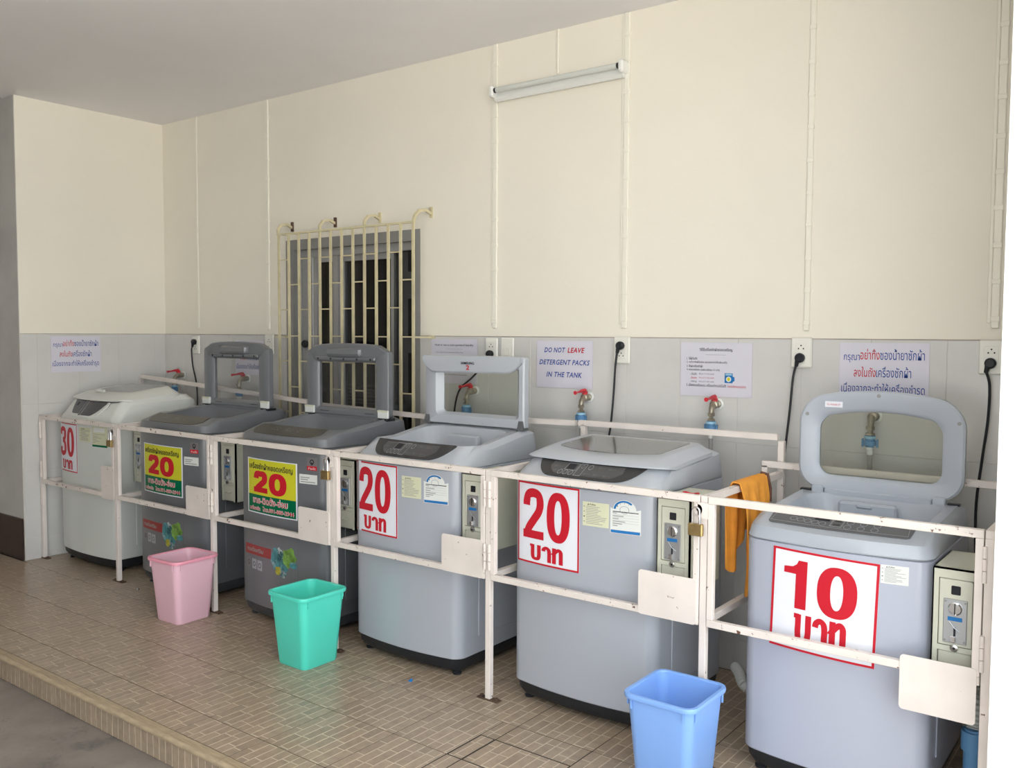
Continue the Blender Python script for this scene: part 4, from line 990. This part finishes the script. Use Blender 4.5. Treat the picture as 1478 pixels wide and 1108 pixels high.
    blob(0.25, 0.55, 0.27, 0.42, leaf_a, 0.0018); blob(0.45, 0.30, 0.2, 0.3, leaf_a, 0.0019); blob(0.70, 0.66, 0.28, 0.32, leaf_b, 0.0021); blob(0.28, 0.20, 0.12, 0.14, leaf_c, 0.0022); blob(0.85, 0.45, 0.15, 0.10, leaf_a, 0.0023); blob(0.4, 0.75, 0.10, 0.16, leaf_a, 0.0024)
    mb.build('print', o, smooth=0)
    for i in range(3):
        o, mk = film(t, front, -0.265+i*0.052, 0.272-i*0.002, -0.222+i*0.052, 0.325-i*0.002, film_m if i == 0 else ring_m, 'feature_icon'); mb = MB(); s = mk(0.0018)
        ellipse_ring(mb, (0.5, 0.5), 0.3, 0.25, s, grey_base, 0.3, 12); mb.build('print', o, smooth=0)
    return t
dark_machine(1.39, 'dark grey washing machine with open lid beside the white one, yellow 20 sheet')
dark_machine(2.39, 'dark grey washing machine with open lid in front of the barred window')

# --- 4: silver, open, marked 2
t, slope, front, F, zt = washer(3.27, 0.66, 'silver grey washing machine with open lid marked with a red 2', ST_S)
samsung_panel(t, slope, F)
y0 = F+0.485; outer = lid_outline(0.635, 1.06, 1.402, 0.012); inner = lid_outline(0.475, 1.118, 1.345, 0.02, x0=0.02)
lid, P = open_lid(t, outer, inner, y0, y0+0.045, m_silver_top, rec=0.028, glass=lid_glass)
b = MB(); n = 20; rings = []
for i in range(n+1):
    u = -1+2*i/n; x = u*0.312; zl = 1.322+0.004*u+0.050*max(0, (abs(u)-0.72)/0.28)**2.2; yb = y0-0.026-0.006*(1-u**4)
    rings.append([(x, y0+0.004, 1.408), (x, yb+0.006, 1.405), (x, yb-0.002, (1.408+zl)/2), (x, yb+0.001, zl+0.008), (x, yb+0.008, zl), (x, y0+0.006, zl+0.004)])
b.loft(rings, m_silver_top, True, True); flap = b.build('lid_lip', lid)
sf = lambda u, v: (u, y0-0.0375+0.0006*0, v)
mb = MB(); text_into(mb, 'SAMSUNG', (-0.045, 1.3645, 0.04, 1.3775), lambda u, v: (u, y0-0.0362, v), black_ink, bold=0.02); text_into(mb, '2', (-0.012, 1.338, 0.010, 1.361), lambda u, v: (u, y0-0.0362, v), red_ink, bold=0.02, res=3); mb.build('lettering', flap, smooth=0)
for sx in (-1, 1):
    b = MB(); b.loft([[(sx*0.30-0.018, y0-0.01, 1.055), (sx*0.30+0.018, y0-0.01, 1.055), (sx*0.30+0.018, y0+0.04, 1.055), (sx*0.30-0.018, y0+0.04, 1.055)], [(sx*0.30-0.012, y0-0.002, 1.10), (sx*0.30+0.012, y0-0.002, 1.10), (sx*0.30+0.012, y0+0.03, 1.10), (sx*0.30-0.012, y0+0.03, 1.10)]], panel_grey, True, True); b.build('hinge', t, smooth=0)
b = MB(); b.box(-0.10, F+0.395, 0.945, 0.10, F+0.43, 1.02, m_silver_top, 0.008); dr = b.build('detergent_drawer', t)
mb = MB(); rect_into(mb, (-0.07, 0.955, -0.02, 0.962), lambda u, v: (u, F+0.394, v), panel_grey); rect_into(mb, (0.04, 0.955, 0.08, 0.962), lambda u, v: (u, F+0.394, v), panel_grey); mb.build('print', dr, smooth=0)
price_sheet(t, front, 2.957-3.27, 0.584, 3.262-3.27, 0.915, '20')
caution_label(t, front, 3.289-3.27, 0.780, 3.402-3.27, 0.876, seed=4)
energy_label(t, front, 3.418-3.27, 0.768, 3.546-3.27, 0.895)
# --- 5: silver, closed
t, slope, front, F, zt = washer(4.225, 0.665, 'silver grey washing machine with closed lid, priced 20, two right of centre', ST_C)
samsung_panel(t, slope, F)
lid = closed_lid(t, 0.655, F+0.075, F+0.54, [(F+0.04, 1.022), (F+0.12, 1.036), (F+0.25, 1.052), (F+0.50, 1.066), (F+0.6, 1.05)], 0.022, m_silver_top, 0.02, (0.24, F+0.20, F+0.475, 0.055), 0.09)
mb = MB(); text_into(mb, 'SAMSUNG', (-0.045, F+0.112, 0.055, F+0.128), lambda u, v: (u, v, 1.0445+(v-(F+0.10))*0.13), black_ink, bold=0.02); mb.build('lettering', lid, smooth=0)
price_sheet(t, front, 3.925-4.225, 0.588, 4.242-4.225, 0.918, '20')
caution_label(t, front, 4.256-4.225, 0.780, 4.370-4.225, 0.873, seed=4)
energy_label(t, front, 4.376-4.225, 0.766, 4.498-4.225, 0.893)
# --- 6: pale blue, open, 10 baht
t, slope, front, F, zt = washer(5.20, 0.60, 'pale blue-grey washing machine with open rounded lid, priced 10, nearest', ST_B, zs=0.822)
o = MB(); panel_patch(o, slope, (lambda u: 0.28+0.62*max(0, (abs(u)-0.78)/0.06)**2, lambda u: 0.96, -0.84, 0.84), panel_grey, off=0.003, nu=40); o = o.build('control_panel', t)
s = lambda u, v: slope(u, v, 0.0046)
mb = MB(); frame_rect(mb, (-0.78, 0.36, 0.78, 0.92), (0.005, 0.02), s, ring_m); mb.build('print', o, smooth=0)
for cu, cv in ((-0.53, 0.60), (-0.44, 0.58), (-0.35, 0.56), (-0.26, 0.54), (-0.17, 0.52), (0.13, 0.74), (0.28, 0.74), (0.43, 0.74), (0.12, 0.50), (0.27, 0.50), (0.42, 0.50)):
    mb = MB(); ellipse_ring(mb, (cu, cv), 0.042, 0.11, s, ring_m, 0.16, 20); mb.build('button', o, smooth=0)
mb = MB(); frame_rect(mb, (-0.08, 0.44, 0.06, 0.90), (0.008, 0.03), s, ring_m); rect_into(mb, (-0.05, 0.70, 0.03, 0.8), s, panel_dark); rect_into(mb, (-0.05, 0.5, 0.03, 0.6), s, panel_dark); mb.build('start_button', o, smooth=0)
mb = MB(); rect_into(mb, (-0.29, 0.68, -0.11, 0.86), s, black_ink); mb.build('display', o, smooth=0)
y0 = F+0.495; outer = lid_outline(0.585, 0.93, 1.272, 0.085, arch=0.04); inner = lid_outline(0.435, 0.985, 1.205, 0.045, arch=0.028)
lid, P = open_lid(t, outer, inner, y0, y0+0.035, m_blue_top, rec=0.012, glass=lid_glass)
b = MB(); 
for x, z in ((-0.262, 1.215), (0.272, 1.21), (0.0, 1.295)): MB().cyl((x, y0-0.002, z), (x, y0+0.004, z), 0.007, grey_ink, 12).build('rubber_buffer', lid)
b = MB(); b.box(-0.195, y0-0.0012, 1.245, -0.13, y0+0.0005, 1.267, sticker_w); so = b.build('white_sticker', lid, smooth=0)
mb = MB(); text_into(mb, 'โทร 0933682177', (-0.188, 1.252, -0.138, 1.260), lambda u, v: (u, y0-0.0017, v), red_ink, bold=0.01, res=1); mb.build('lettering', so, smooth=0)
MB().box(-0.19, y0-0.008, 0.905, 0.19, y0+0.02, 0.935, m_blue_top, 0.004).build('hinge_bar', t, smooth=0)
for sx in (-1, 1):
    b = MB(); b.box(sx*0.215-0.022, y0-0.014, 0.905, sx*0.215+0.022, y0+0.03, 0.945, m_blue_top, 0.005); b.build('hinge', t, smooth=0)
    b = MB(); b.box(sx*0.262-0.02, y0-0.004, 0.918, sx*0.262+0.02, y0+0.02, 0.926, black_pl); b.build('hinge_gap', t, smooth=0)
b = MB(); b.box(-0.115, F+0.42, 0.835, 0.09, F+0.455, 0.905, m_blue_top, 0.008); dr = b.build('detergent_drawer', t)
MB().box(-0.05, F+0.412, 0.885, 0.01, F+0.43, 0.905, m_blue_top, 0.006).build('handle', dr)
price_sheet(t, front, -0.193, 0.468, 0.152, 0.805, '10', tilt=-0.028, numrect=[(0.12, 0.42, 0.35, 0.90), (0.45, 0.40, 0.82, 0.90)], word=(0.24, 0.08, 0.74, 0.37))
caution_label(t, front, 0.158, 0.742, 0.238, 0.801, base=sticker_wh2, seed=9)

# ------------------------------------------------------------------ coin boxes
def coin_box(x0, yf, z0, z1, label, lower=0.09, tag_ring=None):
    w = 0.132; d = 0.26
    t = thing('coin_box', label, 'coin box', (x0+w/2, yf+d/2, z0)); h = z1-z0
    def B(mb, name, parent=t, **k): return mb.build(name, parent, **k)
    X = w/2; Y = -d/2
    b = MB(); b.box(-X, Y, 0, -X+0.004, -Y, h, box_m); b.box(X-0.004, Y, 0, X, -Y, h, box_m); b.box(-X, Y, h-0.004, X, -Y, h, box_m); b.box(-X, -Y-0.004, 0, X, -Y, h, box_m)
    b.box(-X+0.004, Y+0.012, 0, X-0.004, -Y-0.004, h-0.004, box_m)
    b.box(-X, Y, h-0.03, X, Y+0.012, h, box_m); b.box(-X, Y, 0, -X+0.018, Y+0.012, h-0.03, box_m); b.box(X-0.018, Y, 0, X, Y+0.012, h-0.03, box_m); b.box(-X+0.018, Y, lower, X-0.018, Y+0.012, lower+0.016, box_m)
    B(b, 'housing', smooth=0)
    dz0, dz1 = lower+0.018, h-0.032
    dr = B(MB().box(-X+0.020, Y-0.002, dz0, X-0.020, Y+0.011, dz1, box_edge, 0.002), 'door', smooth=0)
    b = MB(); b.box(-0.013, Y-0.0035, dz1-0.045, 0.013, Y-0.001, dz1-0.018, black_ink, 0.002); B(b, 'display_window', dr, smooth=0)
    pz1 = dz1-0.058; pz0 = pz1-0.135
    pl = B(MB().box(-0.033, Y-0.006, pz0, 0.033, Y-0.002, pz1, plate_m, 0.002), 'coin_mechanism', dr, smooth=0)
    b = MB(); b.lathe((0, Y-0.006, pz1-0.028), (0, -1, 0), [(0, 0.020), (0.004, 0.020), (0.007, 0.016)], chrome, 20); b.build('coin_entry', dr)
    MB().box(-0.0015, Y-0.0138, pz1-0.045, 0.0015, Y-0.0128, pz1-0.011, black_ink).build('coin_slot', dr, smooth=0)
    MB().box(-0.020, Y-0.0075, pz1-0.066, 0.020, Y-0.0058, pz1-0.054, blue_label).build('blue_label', dr, smooth=0)
    b = MB(); b.tube([(-0.016, Y-0.008, pz1-0.068), (-0.002, Y-0.010, pz1-0.085), (0.016, Y-0.008, pz1-0.098)], 0.0016, plate_m, 6); b.build('return_lever', dr)
    MB().box(-0.003, Y-0.0075, pz0+0.022, 0.003, Y-0.0058, pz0+0.05, black_ink).build('return_slot', dr, smooth=0)
    MB().box(-0.011, Y-0.016, pz0+0.004, 0.004, Y-0.006, pz0+0.024, chrome, 0.002).build('return_button', dr, smooth=0)
    for sx in (-1, 1):
        for zz in (pz0+0.008, pz1-0.008): MB().cyl((sx*0.027, Y-0.0075, zz), (sx*0.027, Y-0.006, zz), 0.0032, grey_ink, 8).build('screw', dr)
    b = MB(); b.lathe((0, Y-0.002, pz0-0.014), (0, -1, 0), [(0, 0.011), (0.006, 0.011), (0.007, 0.008)], steel, 16); b.lathe((0, Y-0.009, pz0-0.014), (0, -1, 0), [(0, 0.004), (0.001, 0.004)], black_ink, 8); b.build('lock', dr)
    if lower > 0.06:
        b = MB(); b.box(-X+0.020, Y+0.003, 0.004, X-0.020, Y+0.0115, lower-0.002, box_edge, 0.002); lo = B(b, 'cash_drawer', smooth=0)
        b = MB(); b.tube([(-0.02, Y+0.003, lower*0.55), (-0.02, Y-0.006, lower*0.52), (0.02, Y-0.006, lower*0.52), (0.02, Y+0.003, lower*0.55)], 0.003, box_edge, 6); b.build('drawer_handle', lo)
    return t
coin_box(0.795, -0.73, 0.57, 0.905, 'coin box beside the white washer, half hidden by the first padlocked post')
coin_box(1.737, -0.745, 0.565, 0.912, 'beige coin box between the two dark grey washers')
coin_box(2.737, -0.775, 0.55, 0.893, 'beige coin box left of the washer marked 2')
coin_box(3.609, -0.84, 0.58, 0.915, 'beige coin box right of the washer marked 2')
coin_box(4.566, -0.86, 0.585, 0.922, 'beige coin box with padlocked gate corner in front, beside the closed-lid washer')
coin_box(5.507, -0.86, 0.475, 0.817, 'beige coin box at far right beside the nearest washer')

# ------------------------------------------------------------------ security frame, gates, padlocks
PX = [0.022, 0.957, 1.93, 2.893, 3.836, 4.79, 5.672]; FY = -0.93; GT = 0.95; LZ = 0.52; RY = -0.215
sf_ = thing('security_frame', 'white painted square-tube steel frame standing round the row of washers', 'metal frame', (0, 0, 0))
def bar(mb, a, c, hw=0.0125, mt=None):
    x0, y0, z0 = a; x1, y1, z1 = c
    mb.box(min(x0, x1)-hw, min(y0, y1)-hw, min(z0, z1)-(hw if abs(z1-z0) < 0.01 else 0), max(x0, x1)+hw, max(y0, y1)+hw, max(z0, z1)+(hw if abs(z1-z0) < 0.01 else 0), mt or frame_m, 0.0015)
for i, x in enumerate(PX):
    b = MB(); bar(b, (x, FY, 0.006), (x, FY, GT-0.012)); b.build('post', sf_, smooth=0)
    b = MB(); b.box(x-0.055, FY-0.016, 0.0, x+0.055, FY+0.016, 0.006, rust_m, 0.002); b.cyl((x-0.038, FY, 0.005), (x-0.038, FY, 0.014), 0.008, rust_m, 8); b.cyl((x+0.038, FY, 0.005), (x+0.038, FY, 0.014), 0.008, rust_m, 8); b.build('foot_plate', sf_, smooth=0)
    b = MB(); bar(b, (x, FY, GT), (x, RY-0.03, GT)); b.build('side_rail', sf_, smooth=0)
    b = MB(); bar(b, (x, FY+0.03, LZ), (x, RY-0.03, LZ)); b.build('side_rail', sf_, smooth=0)
    b = MB(); bar(b, (x, RY, 0.0), (x, RY, {0: 1.195, 1: 1.13, 2: 1.06, 3: 1.05, 4: 1.09, 5: 1.085, 6: 0.98}[i])); b.build('rear_post', sf_, smooth=0)
for a, c, z, zz in ((0.035, 1.86, 1.195, 1.10), (1.88, 2.82, 1.09, 1.068), (2.86, 3.79, 1.075, 1.095), (3.81, 4.775, 1.098, 1.10)):
    b = MB(); h_ = 0.0125
    b.loft([[(a, RY-h_, z-h_), (a, RY+h_, z-h_), (a, RY+h_, z+h_), (a, RY-h_, z+h_)], [(c, RY-h_, zz-h_), (c, RY+h_, zz-h_), (c, RY+h_, zz+h_), (c, RY-h_, zz+h_)]], frame_m, True, True); b.build('rear_rail', sf_, smooth=0)
b = MB(); bar(b, (4.735, RY-0.03, 0.99), (5.66, RY-0.03, 0.99)); b.build('rear_rail', sf_, smooth=0)
b = MB(); bar(b, (4.735, RY-0.03, 0.955), (4.735, RY-0.03, 0.985)); b.build('rear_post', sf_, smooth=0)

def gate(i, label, hinge, plate):
    xa, xb = PX[i]+0.0155, PX[i+1]-0.0155; y = FY-0.004
    g = thing('cage_gate', label, 'gate', (xa if hinge == 'L' else xb, y, LZ)); ox, oy, oz = (xa if hinge == 'L' else xb), y, LZ
    L = (-ox, -oy, -oz); hw = 0.011
    def put(mb, name, **k): return mb.build(name, g, loc=L, smooth=0, **k)
    b = MB(); b.box(xa, y-hw, GT-0.013, xb, y+hw, GT+0.012, frame_rust, 0.0015); put(b, 'top_rail')
    b = MB(); b.box(xa, y-hw, LZ-0.013, xb, y+hw, LZ+0.012, frame_rust, 0.0015); put(b, 'bottom_rail')
    for x0, x1 in ((xa, xa+0.022), (xb-0.022, xb)):
        b = MB(); b.box(x0, y-hw, LZ+0.0125, x1, y+hw, GT-0.0135, frame_m, 0.0015); put(b, 'stile')
    (px0, pz0, px1, pz1) = plate; n = 4; pts = []; r = 0.012
    for cx, cz, a0 in ((px1-r, pz1-r, 0), (px0+r, pz1-r, 90), (px0+r, pz0+r, 180), (px1-r, pz0+r, 270)):
        pts += [(cx+r*math.cos(math.radians(a0+90*k/n)), cz+r*math.sin(math.radians(a0+90*k/n))) for k in range(n+1)]
    b = MB(); b.prism(pts, y-hw-0.003, y-hw-0.0002, frame_m); put(b, 'cover_plate')
    hx = xa-0.004 if hinge == 'L' else xb+0.004
    for z0 in (LZ+0.03, GT-0.14):
        b = MB()
        for k in range(3): b.cyl((hx, y-hw-0.003, z0+k*0.036), (hx, y-hw-0.003, z0+k*0.036+0.034), 0.0065, frame_m, 10)
        put(b, 'hinge')
gate(0, 'leftmost cage gate, in front of the white washer', 'L', (0.80, 0.497, 0.945, 0.70))
gate(1, 'cage gate in front of the first dark grey washer', 'R', (1.70, 0.507, 1.915, 0.672))
gate(2, 'cage gate in front of the dark grey washer by the window', 'L', (2.652, 0.507, 2.872, 0.670))
gate(3, 'cage gate in front of the washer marked 2', 'R', (3.588, 0.508, 3.812, 0.667))
gate(4, 'cage gate in front of the closed silver washer', 'L', (4.540, 0.506, 4.768, 0.668))
gate(5, 'rightmost cage gate, with its cover plate hanging below the rail', 'R', (5.440, 0.388, 5.650, 0.556))
for x, lab in ((0.945, 'brass padlock nearest the left wall, beside the 30 price sheet'), (2.876, 'brass padlock on the middle post, left of the washer marked 2'), (4.773, 'brass padlock on the post beside the orange cloth')):
    b = MB(); y = FY-0.018; n = 16
    pts = [(x+0.017*math.cos(math.pi*2*k/n)-0.002, 0.915+0.019*math.sin(math.pi*2*k/n)) for k in range(n)]
    b.prism(pts, y-0.0045, y-0.001, frame_m); b.box(x-0.002, y-0.0045, 0.885, x+0.036, y-0.001, 0.94, frame_m)
    b.cyl((x-0.002, y-0.006, 0.915), (x-0.002, y-0.0045, 0.915), 0.004, black_ink, 12)
    hp = b.build('hasp', None, smooth=0); hp.parent = sf_
    t = thing('padlock', lab, 'padlock', (x-0.002, y-0.018, 0.826)); w = 0.027
    MB().box(-w, -0.009, 0, w, 0.009, 0.042, brass, 0.003).build('body', t, smooth=0)
    sh = [(-0.014, 0, 0.038), (-0.014, 0, 0.085)]+[(-0.014*math.cos(math.pi*k/6), 0, 0.085+0.014*math.sin(math.pi*k/6)) for k in range(1, 6)]+[(0.014, 0, 0.085), (0.014, 0, 0.038)]
    MB().tube(sh, 0.0035, chrome, 8).build('shackle', t)

# ------------------------------------------------------------------ waste bins
def bin_(x, y, rz, label, body, rim):
    t = thing('waste_bin', label, 'waste bin', (x, y, 0), rz)
    Hh = 0.335; k = dict(side=4, cn=6)
    b = MB(); b.loft([ring(rr(0, 0, 0.17, 0.18, 0.02, **k), 0.001), ring(rr(0, 0, 0.187, 0.197, 0.026, **k), 0.0), ring(rr(0, 0, 0.195, 0.205, 0.03, **k), 0.006), ring(rr(0, 0, 0.243, 0.258, 0.034, **k), Hh), ring(rr(0, 0, 0.237, 0.252, 0.032, **k), Hh), ring(rr(0, 0, 0.190, 0.200, 0.028, **k), 0.008)], body, True, True); b.build('body', t)
    b = MB(); b.loft([ring(rr(0, 0, 0.2435, 0.2585, 0.034, **k), Hh-0.014), ring(rr(0, 0, 0.262, 0.277, 0.04, **k), Hh-0.013), ring(rr(0, 0, 0.266, 0.281, 0.041, **k), Hh-0.004), ring(rr(0, 0, 0.262, 0.277, 0.04, **k), Hh+0.003), ring(rr(0, 0, 0.240, 0.255, 0.034, **k), Hh+0.003), ring(rr(0, 0, 0.236, 0.251, 0.032, **k), Hh-0.002)], rim); b.build('rim', t)
    for sx, sy in ((-1, -1), (1, -1), (1, 1), (-1, 1)):
        b = MB(); b.box(sx*0.1235-0.0025, sy*0.100-0.0025+0, Hh-0.046, sx*0.1235+0.0025, sy*0.100+0.0025, Hh-0.013, body); b.build('corner_rib', t, smooth=0)
        b = MB(); b.box(sx*0.094-0.0025, sy*0.131-0.0025, Hh-0.046, sx*0.094+0.0025, sy*0.131+0.0025, Hh-0.013, body); b.build('corner_rib', t, smooth=0)
bin_(1.883, -1.088, math.radians(2.5), 'pale pink plastic waste bin on the tiled floor', pink, pink_rim)
bin_(2.896, -1.098, 0, 'mint green plastic waste bin on the tiled floor', mint, mint)
bin_(4.778, -1.115, 0, 'light blue plastic waste bin in the foreground', sky_blue, sky_blue)

# ------------------------------------------------------------------ orange cloth over the side rail
t = thing('cleaning_cloth', 'orange cloth draped over the side rail between the two rightmost washers', 'cloth', (4.79, -0.55, 0.963))
rnd = random.Random(11)
nu, nv = 26, 34; vs = []; fs = []
for layer in (0, 1):
    for i in range(nu+1):
        u = i/nu
        for j in range(nv+1):
            v = j/nv                        # 0 = hem on the left (-x) side, 1 = hem on the right (+x) side
            ll = 0.24+0.05*math.sin(u*5+0.5)+0.06*(1-u); lr = 0.40-0.05*u+0.03*math.sin(u*9)
            sdist = (v*(ll+lr+0.05))-ll-0.025
            y = -0.125+0.25*u
            nar = 1.0
            if sdist < -0.025: x = -0.0195; z = sdist+0.025; dn = -z
            elif sdist > 0.025: x = 0.0195; z = -(sdist-0.025); dn = -z
            else:
                a = (sdist/0.025)*math.pi/2; x = 0.0195*math.sin(a); z = 0.012*math.cos(a); dn = 0
            fold = math.sin(u*15+dn*4)*0.012*min(1, dn/0.08)+math.sin(u*31+1.3+dn*6)*0.004*min(1, dn/0.05)
            nar = 1-0.45*min(1, dn/0.35)
            yy = y*nar-0.08*dn+0.004*math.sin(9*v)
            x += (1 if x > 0 else -1)*abs(fold+0.013*min(1, dn/0.08))
            o_ = 0.0035 if layer else 0
            vs.append((x+(o_ if x > 0 else -o_), yy, z+(o_ if dn == 0 else 0)))
N = (nu+1)*(nv+1)
for layer in (0, 1):
    for i in range(nu):
        for j in range(nv): a = layer*N+i*(nv+1)+j; fs.append((a, a+nv+1, a+nv+2, a+1))
for i in range(nu):
    for j in (0, nv): a = i*(nv+1)+j; fs.append((a, a+nv+1, a+nv+1+N, a+N))
for j in range(nv):
    for i in (0, nu): a = i*(nv+1)+j; fs.append((a, a+1, a+1+N, a+N))
b = MB(); b.add(vs, fs, cloth_m); b.build('cloth', t, smooth=80)
b = MB(); b.tube([(-0.006, 0.128, 0.018), (0.022, 0.132, 0.012), (0.036, 0.125, -0.04), (0.040, 0.115, -0.09)], 0.006, cloth_tag, 6); b.build('dark_trim', t)

# ------------------------------------------------------------------ small things
for (x, y, z, rz, lab, rx) in ((0.86, -0.64, 0.906, 0.2, 'red strap lying on the coin box beside the white washer', 1.0), (2.80, -0.66, 0.894, 0.3, 'red strap lying on the coin box left of the washer marked 2', 1.0), (4.655, -0.77, 0.923, 0.1, 'dark red loop lying on the coin box by the orange cloth', 0.55)):
    b = MB(); n = 18; pts = [(0.055*rx*math.cos(2*math.pi*k/n), 0.022*math.sin(2*math.pi*k/n), 0.006+0.003*math.sin(6*math.pi*k/n)) for k in range(n+1)]
    b.tube(pts, 0.005, red_pl if rx == 1 else darkred_ink, 6, False)
    o = b.build('red_strap', None, loc=(x, y, z)); o.rotation_euler = (0, 0, rz); tag(o, lab, 'strap')
def corrugated(pts, r, name, label, cat, mt, extra=None):
    t = thing(name, label, cat, pts[0]); P = [Vector(p)-Vector(pts[0]) for p in pts]
    sm = []; Q = [P[0]]+P+[P[-1]]
    for i in range(1, len(Q)-2):
        for k in range(14):
            q = k/14; sm.append(0.5*((2*Q[i])+(-Q[i-1]+Q[i+1])*q+(2*Q[i-1]-5*Q[i]+4*Q[i+1]-Q[i+2])*q*q+(-Q[i-1]+3*Q[i]-3*Q[i+1]+Q[i+2])*q*q*q))
    MB().tube(sm, r, mt, 12, True, [r*(1.0 if i % 2 else 0.82) for i in range(len(sm))]).build('hose', t)
    return t
t = corrugated([(5.60, -0.66, 0.262), (5.60, -0.62, 0.34), (5.595, -0.50, 0.36), (5.59, -0.35, 0.30)], 0.024, 'drain_hose', 'pale corrugated drain hose entering a blue pipe at far right', 'hose', hose_w)
b = MB(); b.lathe((5.60, -0.66, -0.004), (0, 0, 1), [(0.004, 0.028), (0.20, 0.028), (0.201, 0.036), (0.262, 0.036), (0.263, 0.026), (0.268, 0.026)], pvc_blue, 20)
o = b.build('drain_pipe', None); tag(o, 'blue plastic drain pipe standing up behind the rightmost gate', 'pipe')
corrugated([(4.63, -0.26, 0.12), (4.68, -0.34, 0.13), (4.74, -0.42, 0.115), (4.80, -0.36, 0.06)], 0.024, 'drain_hose', 'corrugated drain hose low between the two rightmost washers', 'hose', hose_w)
b = MB(); b.add([(0, 0, 0.001), (0.022, 0.004, 0.001), (0.012, 0.02, 0.008), (0.002, 0.012, 0.002), (0.01, 0.008, 0.012)], [(0, 1, 4), (1, 2, 4), (2, 3, 4), (3, 0, 4), (0, 3, 2, 1)], blue_label)
o = b.build('plastic_scrap', None, loc=(3.436, -0.998, 0), smooth=0); tag(o, 'tiny blue plastic scrap on the floor tiles', 'litter')
b = MB(); b.add([(0, 0, 0.001), (0.025, 0.002, 0.001), (0.02, 0.014, 0.004), (0.004, 0.018, 0.002), (0.012, 0.008, 0.011)], [(0, 1, 4), (1, 2, 4), (2, 3, 4), (3, 0, 4), (0, 3, 2, 1)], steel)
o = b.build('foil_scrap', None, loc=(1.20, -0.965, 0), smooth=0); tag(o, 'crumpled foil scrap on the floor left of the pink bin', 'litter')

# ------------------------------------------------------------------ scale the layout to metres
done = set()
for o in list(SC.objects):
    if o.type == 'MESH' and o.data.name not in done:
        done.add(o.data.name); o.data.transform(Matrix.Scale(S, 4))
    if o.type in ('MESH', 'EMPTY'): o.location = o.location*S
